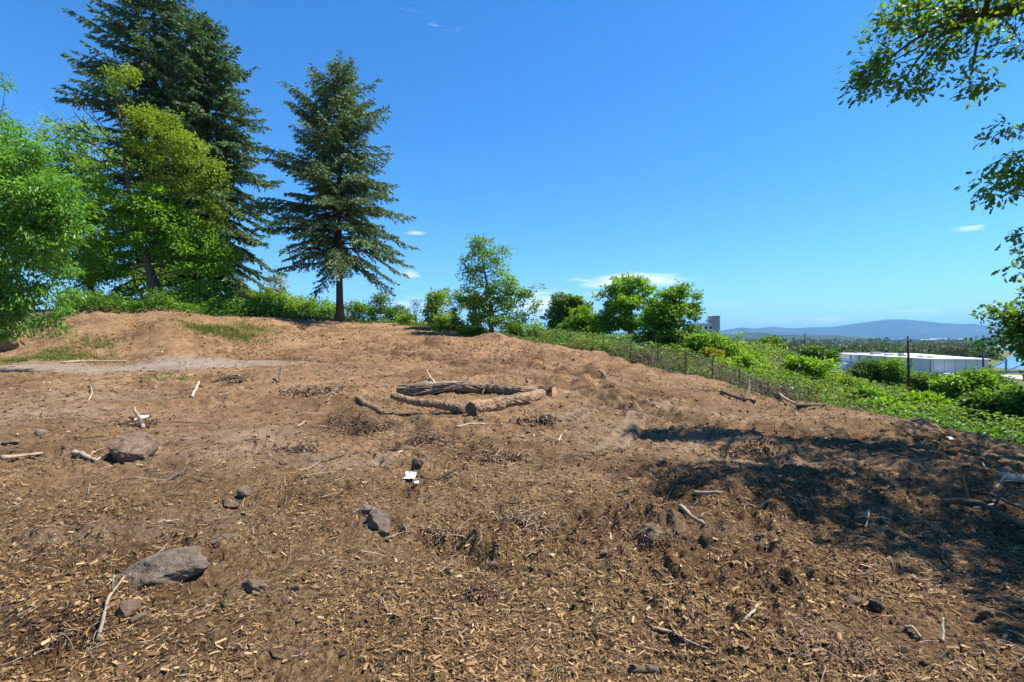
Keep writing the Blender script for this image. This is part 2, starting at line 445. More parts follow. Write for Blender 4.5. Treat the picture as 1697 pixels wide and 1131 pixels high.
# pale, trodden, dry areas
DRY = [(380, 7.3, 1.5, .8), (430, 8.6, 1.0, .7), (330, 8.4, .8, .7), (650, 7.1, .6, .3), (980, 9.6, .5, 1.0), (1040, 9.2, .6, 1.2), (1130, 8.6, 1.2, .7), (1000, 8.0, .8, .5), (40, 10.2, 1.2, 1.6), (110, 4.2, .7, .3),
       (330, 4.5, .7, .25), (370, 5.0, .6, .2), (1100, 12.2, 1.5, .4), (1200, 11, 1.2, .3), (930, 13, 1.2, .4), (1300, 6.9, .9, .4), (1160, 4.3, .6, .3), (150, 13, 2, 1), (560, 6.9, .9, .35)]
dry = np.zeros(len(x))
wx = x + .5 * fbm(x, y, .9, 3, 191); wy = y + .4 * fbm(x, y, .9, 3, 197)
for (px, Y, rx, ry) in DRY:
    X0 = (px - 848.5) * Y / F
    dry = np.maximum(dry, np.exp(-(((wx - X0) / rx) ** 2 + ((wy - Y) / ry) ** 2) * 1.2))
da = gme.attributes.new('dry', 'FLOAT', 'POINT'); da.data.foreach_set('value', dry.astype(np.float32))

moist = np.zeros(len(x))
for pl, w_, dp in RUTS:
    best = np.full(len(x), 1e9)
    for p_, q_ in zip(pl[:-1], pl[1:]):
        ab = q_ - p_; t_ = np.clip(((wx - p_[0]) * ab[0] + (wy - p_[1]) * ab[1]) / (ab @ ab), 0, 1)
        best = np.minimum(best, np.hypot(wx - p_[0] - t_ * ab[0], wy - p_[1] - t_ * ab[1]))
    moist = np.maximum(moist, np.exp(-(best / (w_ * 1.3)) ** 2))
moist = np.maximum(moist * smooth(-.5, .3, fbm(x, y, .8, 3, 77)), .9 * smooth(.18, .5, fbm(x, y, 1.1, 4, 78)) * (1 - trk))
for (mx, my, rx, ry, h) in MOUNDS[:12]:
    moist = np.maximum(moist, np.exp(-(((wx - mx) / rx) ** 2 + ((wy - my) / ry) ** 2)) * .9)
ma = gme.attributes.new('moist', 'FLOAT', 'POINT'); ma.data.foreach_set('value', np.clip(moist, 0, 1).astype(np.float32))

def mat_ground():
    m, nt, nd, ln, bs = new_mat('soil_and_cover')
    tc = nd.new('ShaderNodeTexCoord'); P = tc.outputs['Object']
    at_ = nd.new('ShaderNodeAttribute'); at_.attribute_name = 'zone'
    ad = nd.new('ShaderNodeAttribute'); ad.attribute_name = 'dry'
    sp = nd.new('ShaderNodeSeparateColor'); ln.new(at_.outputs['Color'], sp.inputs[0])
    def mix(f, a, b):
        x_ = nd.new('ShaderNodeMixRGB')
        for s, v in ((x_.inputs[0], f), (x_.inputs[1], a), (x_.inputs[2], b)):
            if isinstance(v, (int, float)): s.default_value = v
            elif isinstance(v, tuple): s.default_value = (*v, 1)
            else: ln.new(v, s)
        return x_.outputs[0]
    def mth(op, a, b=0.0, c=0.0, clamp=False):
        k = nd.new('ShaderNodeMath'); k.operation = op; k.use_clamp = clamp
        for s, v in zip(k.inputs, (a, b, c)):
            if isinstance(v, (int, float)): s.default_value = v
            else: ln.new(v, s)
        return k.outputs[0]
    big = noise_node(nd, ln, .42, 6, .66, P, .8)
    mid = noise_node(nd, ln, 3.1, 6, .68, P)
    fine = noise_node(nd, ln, 16, 8, .78, P)
    grit = noise_node(nd, ln, 90, 4, .7, P)
    f1 = mth('ADD', mth('MULTIPLY', big.outputs[0], .42), mth('ADD', mth('MULTIPLY', mid.outputs[0], .34), mth('MULTIPLY', fine.outputs[0], .36)))
    soil = ramp(nd, [(.38, (.026, .014, .007)), (.46, (.100, .057, .028)), (.56, (.225, .134, .068)), (.68, (.38, .25, .145))])
    ln.new(f1, soil.inputs[0])
    c = soil.outputs[0]
    # reddish-orange subsoil on the banks
    ors = ramp(nd, [(.38, (.045, .022, .010)), (.49, (.185, .098, .046)), (.66, (.39, .235, .125))]); ln.new(f1, ors.inputs[0])
    c = mix(mth('MULTIPLY', at_.outputs['Alpha'], .85), c, ors.outputs[0])
    # chips and fibres trodden in
    chip_h = None
    for kq, (rot, scl, sx, sy, thr, wgt) in enumerate([(.35, 62, 1.0, .34, .42, .62), (1.45, 70, 1.0, .30, .50, .62), (2.5, 54, 1.0, .36, .55, .60), (.9, 120, 1.0, .32, .45, .5)]):
        wv = nd.new('ShaderNodeVectorMath'); wv.operation = 'MULTIPLY_ADD'; wv.inputs[1].default_value = (.16,) * 3
        ln.new(mid.outputs['Color'], wv.inputs[0]); ln.new(P, wv.inputs[2])
        mp = nd.new('ShaderNodeMapping'); mp.inputs['Scale'].default_value = (sx, sy, .5); mp.inputs['Rotation'].default_value = (0, 0, rot); mp.inputs['Location'].default_value = (kq * 3.1, kq * 1.7, 0)
        ln.new(wv.outputs[0], mp.inputs[0])
        vor = nd.new('ShaderNodeTexVoronoi'); vor.inputs['Scale'].default_value = scl; ln.new(mp.outputs[0], vor.inputs['Vector'])
        sc = nd.new('ShaderNodeSeparateColor'); ln.new(vor.outputs['Color'], sc.inputs[0])
        chipc = ramp(nd, [(0, (.045, .023, .011)), (.4, (.14, .078, .034)), (.75, (.27, .165, .072)), (1, (.44, .295, .145))]); ln.new(sc.outputs[0], chipc.inputs[0])
        on = mth('GREATER_THAN', sc.outputs[1], thr)
        amt = mth('MULTIPLY', on, mth('MULTIPLY', mth('MULTIPLY_ADD', sp.outputs[2], .72, .28), wgt))
        c = mix(amt, c, chipc.outputs[0])
        hq = mth('MULTIPLY', on, sc.outputs[2]); chip_h = hq if chip_h is None else mth('ADD', chip_h, hq)
    # freshly turned, damper earth
    am = nd.new('ShaderNodeAttribute'); am.attribute_name = 'moist'
    damp = nd.new('ShaderNodeMixRGB'); damp.blend_type = 'MULTIPLY'; damp.inputs[0].default_value = 1.0; damp.inputs[2].default_value = (.50, .45, .42, 1); ln.new(c, damp.inputs[1])
    c = mix(mth('MULTIPLY', am.outputs['Fac'], mth('MULTIPLY_ADD', fine.outputs[0], 1.8, -.25, True)), c, damp.outputs[0])
    # dry pale soil
    dryc = ramp(nd, [(.35, (.16, .105, .068)), (.65, (.33, .24, .165))]); ln.new(f1, dryc.inputs[0])
    c = mix(mth('MULTIPLY', ad.outputs['Fac'], mth('MULTIPLY_ADD', mid.outputs[0], 1.6, -.28, True), 0), c, dryc.outputs[0])
    # grey compacted track
    trc = ramp(nd, [(.35, (.17, .13, .10)), (.65, (.31, .25, .20))]); ln.new(f1, trc.inputs[0])
    c = mix(mth('MULTIPLY', sp.outputs[1], .85), c, trc.outputs[0])
    # ground under the plants
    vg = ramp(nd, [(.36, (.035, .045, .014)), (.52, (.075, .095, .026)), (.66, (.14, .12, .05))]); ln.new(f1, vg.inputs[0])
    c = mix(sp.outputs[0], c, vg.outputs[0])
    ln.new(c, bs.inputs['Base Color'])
    bs.inputs['Roughness'].default_value = .95; bs.inputs['Specular IOR Level'].default_value = .12
    hsum = mth('ADD', mth('MULTIPLY', fine.outputs[0], 1.0), mth('ADD', mth('MULTIPLY', grit.outputs[0], .35), mth('MULTIPLY', mth('MULTIPLY', chip_h, sp.outputs[2]), .14)))
    b = nd.new('ShaderNodeBump'); b.inputs['Strength'].default_value = 1.0; b.inputs['Distance'].default_value = .06
    ln.new(hsum, b.inputs['Height']); ln.new(b.outputs[0], bs.inputs['Normal'])
    return m
ground = set_props(link('ground', gme, mat_ground()), 'bare brown cleared soil falling away to green slopes and valley', 'ground', kind='structure')
M_SOIL = ground.data.materials[0]

# river in the valley
def mat_water():
    m, nt, nd, ln, bs = new_mat('river_water')
    bs.inputs['Base Color'].default_value = (.035, .09, .13, 1); bs.inputs['Roughness'].default_value = .12
    tc = nd.new('ShaderNodeTexCoord'); n = noise_node(nd, ln, .25, 4, .6, tc.outputs['Object'])
    b = nd.new('ShaderNodeBump'); b.inputs['Strength'].default_value = .25; ln.new(n.outputs[0], b.inputs['Height']); ln.new(b.outputs[0], bs.inputs['Normal'])
    return m
L, Rr = [], []
rp = RIVER; tg = np.gradient(rp, axis=0); tg /= np.linalg.norm(tg, axis=1)[:, None]; nn = np.stack([tg[:, 1], -tg[:, 0]], 1)
for p, n_, w in zip(rp, nn, RIVER_W):
    L.append((*(p - n_ * (w + 60)), -19.0)); Rr.append((*(p + n_ * (w + 60)), -19.0))
mb = MB(); mb.add(L + Rr, [(k, len(L) + k, len(L) + k + 1, k + 1) for k in range(len(L) - 1)])
set_props(mb.build('river', mat_water()), 'blue river beyond the white warehouse', 'river', kind='structure')

# mountains
def mat_mountain():
    m, nt, nd, ln, bs = new_mat('forested_mountain')
    tc = nd.new('ShaderNodeTexCoord'); n = noise_node(nd, ln, .0016, 8, .65, tc.outputs['Object'])
    r = ramp(nd, [(.35, (.030, .045, .022)), (.6, (.055, .07, .035)), (.72, (.11, .11, .06))]); ln.new(n.outputs[0], r.inputs[0]); ln.new(r.outputs[0], bs.inputs['Base Color'])
    bs.inputs['Roughness'].default_value = 1; bs.inputs['Specular IOR Level'].default_value = 0
    return m
M_MT = mat_mountain()
def ridge(name, label, D, prof, depth, seed, rough):
    pxl = np.arange(-600, 2300, 7.0)
    hp = np.interp(pxl, [p for p, _ in prof], [HZ - q for _, q in prof])
    nd_ = 56
    t = np.linspace(-1, 1, nd_)
    a = (pxl - 848.5) / F
    A, T = np.meshgrid(a, t)
    hc = np.interp(A, a, hp) * D / F + 19
    Yv = D + T * depth; Xv = A * D * (1 + .25 * T * depth / D)
    sp = (1 - np.abs(T)) ** .8
    ns = fbm(Xv, Yv, depth * .28, 5, seed)
    rg = 1 - np.abs(fbm(Xv, Yv * .55, depth * .20, 4, seed + 9))
    Zv = -19 + hc * np.clip(sp * (1 - rough * .5 * (1 - np.exp(-((1 - sp) * 3) ** 2))) + rough * sp * (1 - sp) * (ns * .8 + rg - .75), 0, 1.2) + 14 * ns * sp
    V = np.stack([Xv, Yv, Zv], -1).reshape(-1, 3); n = A.shape[1]
    i = np.arange(nd_ - 1)[:, None] * n; j = np.arange(n - 1)[None, :]
    Q = np.stack([i + j, i + j + 1, i + n + j + 1, i + n + j], -1).reshape(-1, 4)
    return set_props(link(name, mesh_np(name, V, Q, True), M_MT), label, 'mountain', kind='structure')
ridge('mountain', 'long blue hazy mountain with a broad flat summit on the horizon', 17000,
      [(-600, 552), (0, 556), (600, 553), (860, 551), (1000, 552), (1150, 551), (1205, 547), (1228, 543), (1252, 545), (1280, 541), (1300, 544), (1330, 544), (1345, 543), (1380, 542), (1410, 538), (1440, 534), (1465, 531), (1480, 529.5), (1500, 529.5), (1530, 533), (1560, 536), (1590, 538), (1606, 537), (1640, 541), (1700, 546), (1900, 553), (2300, 556)], 4200, 301, 1.0)
ridge('hills', 'lower dark blue forested hills in front of the mountain', 6000,
      [(-600, 560), (600, 559), (900, 557), (1150, 556), (1225, 554), (1258, 551.5), (1290, 555), (1318, 553.5), (1340, 556), (1385, 556), (1420, 559), (1450, 564), (1470, 566), (1700, 566.5), (2300, 566)], 1100, 411, .9)
# ---------------------------------------------------------------- vegetation
def G(d, m=1.0): return tuple(v * m for v in d)
M_BARK = mat_plain('grey_brown_bark', (.075, .052, .036), (.17, .125, .09), 5, .9, .8, 14, (6, 6, 1.2))
M_BARKFIR = mat_plain('red_brown_fir_bark', (.060, .035, .024), (.15, .092, .062), 4, .95, 1.0, 12, (7, 7, 1.0))
M_BARKMOSS = mat_plain('mossy_bark', (.07, .055, .028), (.17, .13, .075), 4, .95, .6, 14, (5, 5, 1.2))
M_FIR = mat_leaf('fir_needles', [(0, (0.050, 0.094, 0.045)), (.45, (0.114, 0.179, 0.075)), (1, (0.243, 0.314, 0.120))], .16, (1.2, 1.3, .6), .6, .8)
M_FIRDARK = mat_leaf('dark_fir_needles', [(0, (0.037, 0.076, 0.037)), (.5, (0.094, 0.161, 0.062)), (1, (0.211, 0.304, 0.099))], .16, (1.2, 1.3, .6), .6, .6)
M_MAPLE = mat_leaf('maple_leaves', [(0, (0.069, 0.146, 0.014)), (.5, (0.159, 0.295, 0.025)), (1, (0.308, 0.442, 0.042))], .48, None, .5, .5)
M_MAPLEY = mat_leaf('yellow_green_leaves', [(0, (0.086, 0.135, 0.014)), (.5, (0.178, 0.255, 0.025)), (1, (0.307, 0.355, 0.043))], .42, None, .5, .5)
M_WILLOW = mat_leaf('long_green_leaves', [(0, (0.055, 0.133, 0.015)), (.5, (0.122, 0.273, 0.030)), (1, (0.226, 0.392, 0.055))], .42, None, .45, .6, .5)
M_DARK = mat_leaf('dark_green_leaves', [(0, (0.047, 0.095, 0.017)), (.5, (0.098, 0.175, 0.026)), (1, (0.199, 0.277, 0.043))], .40, None, .5, .4, .4)
M_ASH = mat_leaf('mid_green_leaves', [(0, (0.061, 0.123, 0.017)), (.5, (0.145, 0.258, 0.024)), (1, (0.279, 0.397, 0.036))], .46, None, .5, .7, .4)
M_LIME = mat_leaf('lime_leaves', [(0, (0.087, 0.157, 0.014)), (.5, (0.183, 0.298, 0.023)), (1, (0.325, 0.412, 0.043))], .42, None, .55, .6)
M_OAK = mat_leaf('oak_leaves', [(0, (0.045, 0.097, 0.013)), (.5, (0.097, 0.182, 0.020)), (1, (0.217, 0.284, 0.032))], .50, None, .42, .9, .5)
M_YEL = mat_leaf('yellowing_leaves', [(0, (.12, .13, .012)), (.5, (.25, .23, .02)), (1, (.42, .33, .03))], .35, None, .55, .8)
M_RUST = mat_leaf('dry_rusty_leaves', [(0, (.06, .028, .014)), (.5, (.15, .070, .032)), (1, (.26, .14, .065))], .15, (1, 1, 1), .8, .9)
M_TWIG = mat_islands('dry_twigs', [(0, (.07, .045, .03)), (.5, (.16, .115, .08)), (1, (.32, .26, .19))])
M_FAR = mat_leaf('far_leaves', [(0, (.035, .060, .018)), (.5, (.080, .115, .032)), (1, (.150, .165, .055))], .2, None, .7, .035)

def unit(v): return v / (np.linalg.norm(v, axis=-1, keepdims=True) + 1e-9)

def leaf_arr(C, D, N, Ln, W, fold=.22):
    """diamond leaves folded along the midrib: 4 vertices, 2 triangles each"""
    D = unit(D); Sd = unit(np.cross(D, N)); Nn = np.cross(Sd, D)
    Ln = np.broadcast_to(Ln, (len(C),))[:, None]; W = np.broadcast_to(W, (len(C),))[:, None]
    mid = C + D * Ln * .45
    V = np.stack([C, mid - Sd * W * .5 + Nn * W * fold, C + D * Ln - Nn * Ln * .12, mid + Sd * W * .5 + Nn * W * fold], 1).reshape(-1, 3)
    b = np.arange(len(C))[:, None] * 4
    T = np.concatenate([b + np.array([[0, 1, 2]]), b + np.array([[0, 2, 3]])], 0)
    return V, T

LOBE = np.array([(0, 0), (.16, .13), (.30, .07), (.45, .30), (.56, .13), (.78, .24), (1, 0), (.78, -.24), (.56, -.13), (.45, -.30), (.30, -.07), (.16, -.13)])
def oak_arr(C, D, N, Ln):
    D = unit(D); Sd = unit(np.cross(D, N)); Nn = np.cross(Sd, D); k = len(LOBE)
    Lx = np.broadcast_to(Ln, (len(C),))[:, None, None]
    V = C[:, None] + Lx * (D[:, None] * LOBE[None, :, :1] + Sd[:, None] * LOBE[None, :, 1:] + Nn[:, None] * (np.abs(LOBE[None, :, 1:]) * .35 - LOBE[None, :, :1] ** 2 * .15))
    b = np.arange(len(C))[:, None] * k
    tri = [(0, 1, 11), (1, 2, 10), (1, 10, 11), (2, 3, 4), (2, 4, 8), (2, 8, 10), (10, 8, 9), (4, 5, 6), (4, 6, 8), (8, 6, 7)]
    T = np.concatenate([b + np.array([t]) for t in tri], 0)
    return V.reshape(-1, 3), T

def bez(a, b, c, n):
    t = np.linspace(0, 1, n)[:, None]
    return (1 - t) ** 2 * a + 2 * t * (1 - t) * b + t * t * c

def leafy(name, label, cat, base, ells, leaf, mat, n_cl, per, cl_r, trunk=None, r0=.14, bark=None, group=None, up=.7, flat=.6, stems=1, depth=.9, narrow=False, limb_r=.35, oak=False, wexp=.8, pen=2.0, anchors=(), droop=.25, extra_limbs=None, seed=None, shell=.55):
    """A deciduous tree or shrub. ells: (centre xyz, (rx, rz)) world ellipsoids of the crown."""
    rs = np.random.RandomState(seed if seed is not None else (abs(hash(name + label)) % 1) + int(abs(base[0] * 131 + base[1] * 17)) % 100000)
    base = np.array(base, float)
    root = empty(name, base, label, cat, group)
    vol = np.array([rx * rx * rz for _, (rx, rz) in ells]) ** wexp; vol /= vol.sum()
    # clusters inside the ellipsoids, more of them towards the outside
    cl, sz = [], []
    for k in range(n_cl):
        e = rs.choice(len(ells), p=vol); c, (rx, rz) = ells[e]
        v = rs.normal(size=3); v /= np.linalg.norm(v)
        q = shell + (1 - shell) * rs.rand() if rs.rand() < .75 else rs.rand() ** .5
        q *= rs.uniform(.82, 1.10) if rs.rand() < .88 else rs.uniform(1.08, 1.38)
        p = np.array(c) + v * q * np.array((rx, rx * depth, rz))
        cl.append(p)
    cl = np.array(cl)
    # trunk and limbs
    paths = []
    top = np.mean([c for c, _ in ells], 0)
    if trunk is None: trunk = [base, base * .55 + top * .45 + rs.normal(size=3) * (.1, .1, 0), top]
    trunk = [np.array(p, float) for p in trunk]
    nodes = []
    for s in range(stems):
        off = np.zeros(3) if stems == 1 else np.array((*rs.normal(size=2) * .12 * top_scale(ells), 0))
        dst = trunk[-1] + (0 if stems == 1 else rs.normal(size=3) * top_scale(ells) * .45)
        if len(trunk) > 3:
            tp = np.array(trunk); tt = np.linspace(0, len(tp) - 1, 16)
            P = np.stack([np.interp(tt, np.arange(len(tp)), tp[:, k]) for k in range(3)], 1)
        else:
            P = bez(trunk[0] + off, trunk[1] + off, dst, 12)
        P = P + np.cumsum(rs.normal(size=P.shape) * .012 * np.linalg.norm(trunk[-1] - trunk[0]) / 4, 0) * (np.linspace(0, 1, len(P))[:, None] > .1)
        P[0, 2] -= .15
        rr = r0 * (1 - .75 * np.linspace(0, 1, len(P))) / math.sqrt(stems); rr[0] *= 1.45; rr[1] *= 1.1
        paths.append((P, rr)); nodes += [(p, r) for p, r in zip(P[3:], rr[3:])]
    for ap in anchors:
        k = int(np.argmin([np.linalg.norm(p - ap) + abs(p[2] - ap[2]) for p, _ in nodes])); a, ra = nodes[k]
        P = bez(a, (a + ap) / 2 + (0, 0, .3), np.array(ap), 8); R = np.linspace(min(.11, ra * .6), .045, 8)
        paths.append((P, R)); nodes += [(p, r) for p, r in zip(P[3:], R[3:])]
    tv, tq = tube_arr(paths, 8, .06)
    link('trunk', mesh_np('trunk', tv - base, tq, True), bark or M_BARK, root)
    limbs = []
    NP = np.array([p for p, _ in nodes]); NR = np.array([r for _, r in nodes])
    for c, (rx, rz) in ells:
        c = np.array(c)
        w = np.linalg.norm(NP - c, axis=1) + np.maximum(NP[:, 2] - c[2] + .4 * rz, 0) * pen
        k = int(np.argmin(w)); a = NP[k]
        mid = (a + c) / 2 + np.array((0, 0, .12 * np.linalg.norm(c - a))) + rs.normal(size=3) * .06 * np.linalg.norm(c - a)
        P = bez(a, mid, c + rs.normal(size=3) * .1 * rx, 8)
        R = np.linspace(min(NR[k] * .62, .012 + .018 * np.linalg.norm(c - a)), .006, 8); limbs.append((P, R))
    if extra_limbs: limbs += extra_limbs
    LP = np.concatenate([NP] + [p for p, _ in limbs]); LR = np.concatenate([NR] + [r for _, r in limbs])
    twigs = []
    for c in cl:
        w = np.linalg.norm(LP - c, axis=1) + np.maximum(LP[:, 2] - c[2], 0) * 1.2
        k = int(np.argmin(w)); a = LP[k]; d = np.linalg.norm(c - a)
        if d < .08: continue
        P = bez(a, (a + c) / 2 + rs.normal(size=3) * .12 * d + (0, 0, .08 * d), c, 4)
        twigs.append((P, np.linspace(min(LR[k] * .5, .004 + .016 * d), .004, 4)))
    bv, bq = tube_arr(limbs, 6, .05)
    if twigs:
        v2, q2 = tube_arr(twigs, 3); bq = np.concatenate([bq, q2 + len(bv)]); bv = np.concatenate([bv, v2])
    set_props(link('branches', mesh_np('branches', bv - base, bq, True), bark or M_BARK, root), kind='stuff')
    # leaves
    n = n_cl * per
    ci = np.repeat(np.arange(n_cl), per)
    crad = cl_r * rs.uniform(.6, 1.35, n_cl)
    off = np.clip(rs.normal(size=(n, 3)), -1.7, 1.7) * np.array((1, 1, flat)) * crad[ci][:, None] * .62
    C = cl[ci] + off
    out = unit(C - top[None]) * .5 + unit(off) * .7
    D = out + rs.normal(size=(n, 3)) * .55; D[:, 2] -= droop
    N = np.array((0, 0, up))[None] + rs.normal(size=(n, 3)) * .5 + out * .25
    Ls = leaf[0] * rs.uniform(.65, 1.25, n)
    if oak:
        near = px_of(C[:, 0], np.maximum(C[:, 1], .5)) < 1800
        V, T = oak_arr(C[near], D[near], N[near], Ls[near]); V2, T2 = leaf_arr(C[~near], D[~near], N[~near], Ls[~near] * 1.15, Ls[~near] * .75)
        T = np.concatenate([T, T2 + len(V)]); V = np.concatenate([V, V2])
    else: V, T = leaf_arr(C, D, N, Ls, Ls * leaf[1] / leaf[0])
    set_props(link('crown', mesh_np('crown', V - base, T), mat, root), kind='stuff')
    return root

def top_scale(ells): return float(np.mean([rx for _, (rx, rz) in ells]))

def pxells(Y, lst):
    """crown lobes given by the picture rows and columns they cover at distance Y"""
    return [(at(a, b, Y + (e[0] if e else 0)), (rx * Y / F, ry * Y / F)) for (a, b, rx, ry, *e) in lst]

def gp(px, Y):
    X = (px - 848.5) * Y / F
    return np.array((X, Y, gz(X, Y)))

def conifer(name, label, base, Hh, prof, nb, mat, lean=(0, 0), r0=.3, t0=.14, seed=1, dens=1.0, long_left=None, top_up=.55, bot=-.22, blade=.25, sagk=.34):
    rs = np.random.RandomState(seed)
    base = np.array(base, float); root = empty(name, base, label, 'tree')
    tt = np.linspace(0, 1, 24)
    TP = np.stack([lean[0] * tt ** 1.5, lean[1] * tt ** 1.5, tt * Hh], 1); TP[:, :2] += np.cumsum(rs.normal(size=(24, 2)) * .012, 0); TP[0, 2] = -.25
    TR = r0 * (1 - .96 * tt) + .01; TR[0] *= 1.6; TR[1] *= 1.12
    tv, tq = tube_arr([(TP, TR)], 10, .05)
    link('trunk', mesh_np('trunk', tv, tq, True), M_BARKFIR, root)
    bp = []; BC, BD, BL = [], [], []
    pt = np.array([p for p, _ in prof]); pr = np.array([q for _, q in prof])
    for i in range(nb):
        t = t0 + (1 - t0) * ((i + rs.rand()) / nb) ** .92
        a = i * 2.39996 + rs.normal() * .35
        Lb = np.interp(t, pt, pr) * rs.choice([rs.uniform(.55, .9), rs.uniform(.85, 1.12)]) + .12
        if long_left and math.cos(a - math.pi) > .55 and long_left[0] < t < long_left[1]: Lb *= long_left[2]
        u = (t - t0) / (1 - t0)
        e = bot + (top_up - bot) * u ** .8 + rs.normal() * .12
        d = np.array((math.cos(a), math.sin(a)))
        n = max(5, int(Lb / .35)); s = np.linspace(0, 1, n)
        o = np.array([np.interp(t, tt, TP[:, k]) for k in range(3)])
        sag = .10 + sagk * (1 - u)
        P = np.stack([o[0] + d[0] * s * Lb, o[1] + d[1] * s * Lb, o[2] + Lb * (math.tan(e) * s - sag * s ** 2 + .16 * s ** 4 + .05 * np.sin(s * 5 + a))], 1)
        bp.append((P, np.linspace(.018 + .011 * Lb, .006, n)))
        # side twigs with needles
        nt = max(4, int(Lb / .135 * dens))
        for k in range(nt):
            sk = .14 + .86 * (k + rs.rand()) / nt
            pk = np.array([np.interp(sk, s, P[:, m]) for m in range(3)])
            side = 1 if k % 2 else -1
            tl = min(1.0, .20 + .42 * Lb * (1 - sk) * .8 + .1) * rs.uniform(.6, 1.15)
            ang = a + side * rs.uniform(.55, 1.15)
            if sk > .93: ang = a + rs.normal() * .3
            td = np.array((math.cos(ang), math.sin(ang), -.18 - .28 * (1 - u) + rs.normal() * .16))
            td /= np.linalg.norm(td)
            m = max(2, int(tl / .10)); q = (np.arange(m) + rs.rand(m)) / m
            cpos = pk[None] + td[None] * (q * tl)[:, None] + np.array((0, 0, -.12))[None] * (q ** 2 * tl)[:, None]
            for rep in range(3):
                BC.append(cpos + rs.normal(size=(m, 3)) * .025)
                v = td[None] + rs.normal(size=(m, 3)) * (.55, .55, .40) + np.array((0, 0, -.10)); BD.append(v); BL.append(blade * rs.uniform(.6, 1.2, m))
    bv, bq = tube_arr(bp, 4)
    set_props(link('branches', mesh_np('branches', bv, bq, True), M_BARKFIR, root), kind='stuff')
    C = np.concatenate(BC); D = unit(np.concatenate(BD)); Lq = np.concatenate(BL)[:, None]
    N = rs.normal(size=C.shape) * .8 + (0, 0, .6); Sd = unit(np.cross(D, N))
    W = Lq * rs.uniform(.13, .24, Lq.shape)
    V = np.stack([C - Sd * W, C + Sd * W, C + D * Lq], 1).reshape(-1, 3)
    T = np.arange(len(V)).reshape(-1, 3)
    set_props(link('crown', mesh_np('crown', V, T), mat, root), kind='stuff')
    return root

# the single fir standing at the edge of the lot
k36 = 36.5 / F
b = gp(563, 36.5)
hh = EYE + (HZ - 112) * k36 - b[2]
conifer('fir_tree', 'lone tall fir with bare lower trunk standing at the edge of the dirt', b, hh,
        [(0, 4.4), (.25, 4.5), (.34, 5.0), (.45, 4.9), (.55, 4.0), (.65, 3.5), (.75, 3.3), (.85, 2.5), (.93, 1.5), (.98, .6), (1, .15)], 200, M_FIR, (-.1, 0), .25, .21, 11, 1.05, (.38, .6, 1.22), .70, .05, .25, .50)
b = gp(262, 43)
conifer('fir_tree', 'tallest dark fir, its top cut off by the picture edge, behind the maples', b, EYE + (HZ + 75) * 43 / F - b[2],
        [(0, 6), (.2, 6.2), (.4, 6.0), (.6, 5.6), (.75, 4.4), (.88, 3.2), (.95, 2.0), (1, .2)], 250, M_FIRDARK, (-.3, 0), .45, .10, 12, .85, (.56, .74, 1.45), .30, -.12, .30)
b = gp(352, 41)
conifer('fir_tree', 'dense pointed fir between the tallest fir and the lone fir', b, EYE + (HZ - 26) * 41 / F - b[2],
        [(0, 5.2), (.15, 5.2), (.35, 5.0), (.55, 4.6), (.7, 4.0), (.82, 3.1), (.92, 1.8), (1, .2)], 260, M_FIRDARK, (-.9, 0), .42, .06, 13, 1.05, None, .35, -.2, .30)

# broad-leaved trees on the left
Y = 33.0; b = gp(258, Y)
leafy('maple_tree', 'bright green maple with a leaning pale trunk above the bank', 'tree', b,
      pxells(Y, [(150, 325, 62, 42), (110, 375, 62, 45), (190, 370, 62, 42), (255, 350, 55, 42), (265, 400, 50, 30), (320, 400, 48, 42), (150, 430, 62, 40), (335, 450, 40, 26), (165, 448, 40, 22), (370, 420, 22, 40)]),
      (.19, .14), M_MAPLE, 330, 62, .42, [b, at(240, 430, Y), at(222, 380, Y), at(218, 320, Y)], .26, M_BARK, seed=21)
Y = 33.5; b = gp(275, Y)
dead = []
rsd = np.random.RandomState(4)
for (x0, y0, x1, y1) in [(222, 300, 98, 222), (218, 285, 84, 190), (214, 272, 120, 160), (216, 310, 130, 262), (222, 262, 150, 185), (160, 240, 108, 215), (150, 222, 92, 205), (180, 268, 122, 250), (215, 250, 205, 165), (150, 216, 118, 180)]:
    a_, c_ = at(x0, y0, Y), at(x1, y1, Y - .5)
    P = bez(a_, (a_ + c_) / 2 + rsd.normal(size=3) * .25 + (0, 0, -.3), c_, 9) + rsd.normal(size=(9, 3)) * .05
    dead.append((P, np.linspace(.075, .012, 9)))
    for q in range(5):
        j = rsd.randint(2, 8); d = rsd.normal(size=3) * .5 + (-.5, 0, .35)
        dead.append((bez(P[j], P[j] + d * .5, P[j] + d * rsd.uniform(.7, 1.6), 5), np.linspace(.022, .006, 5)))
leafy('maple_tree', 'yellow-green maple with bare mossy limbs reaching out in front of the firs', 'tree', b,
      pxells(Y, [(192, 135, 24, 20), (222, 128, 12, 14), (262, 212, 42, 26), (240, 245, 40, 22), (300, 245, 42, 30), (335, 280, 42, 34), (350, 325, 32, 34), (285, 295, 48, 30), (350, 375, 28, 30), (235, 190, 22, 18), (210, 160, 20, 12), (365, 295, 22, 22)]),
      (.17, .12), M_MAPLEY, 250, 52, .40, [b, at(232, 400, Y), at(222, 330, Y), at(215, 280, Y), at(212, 230, Y), at(203, 165, Y)], .2, M_BARKMOSS, extra_limbs=dead, seed=22)
Y = 19.5; b = gp(-60, Y)
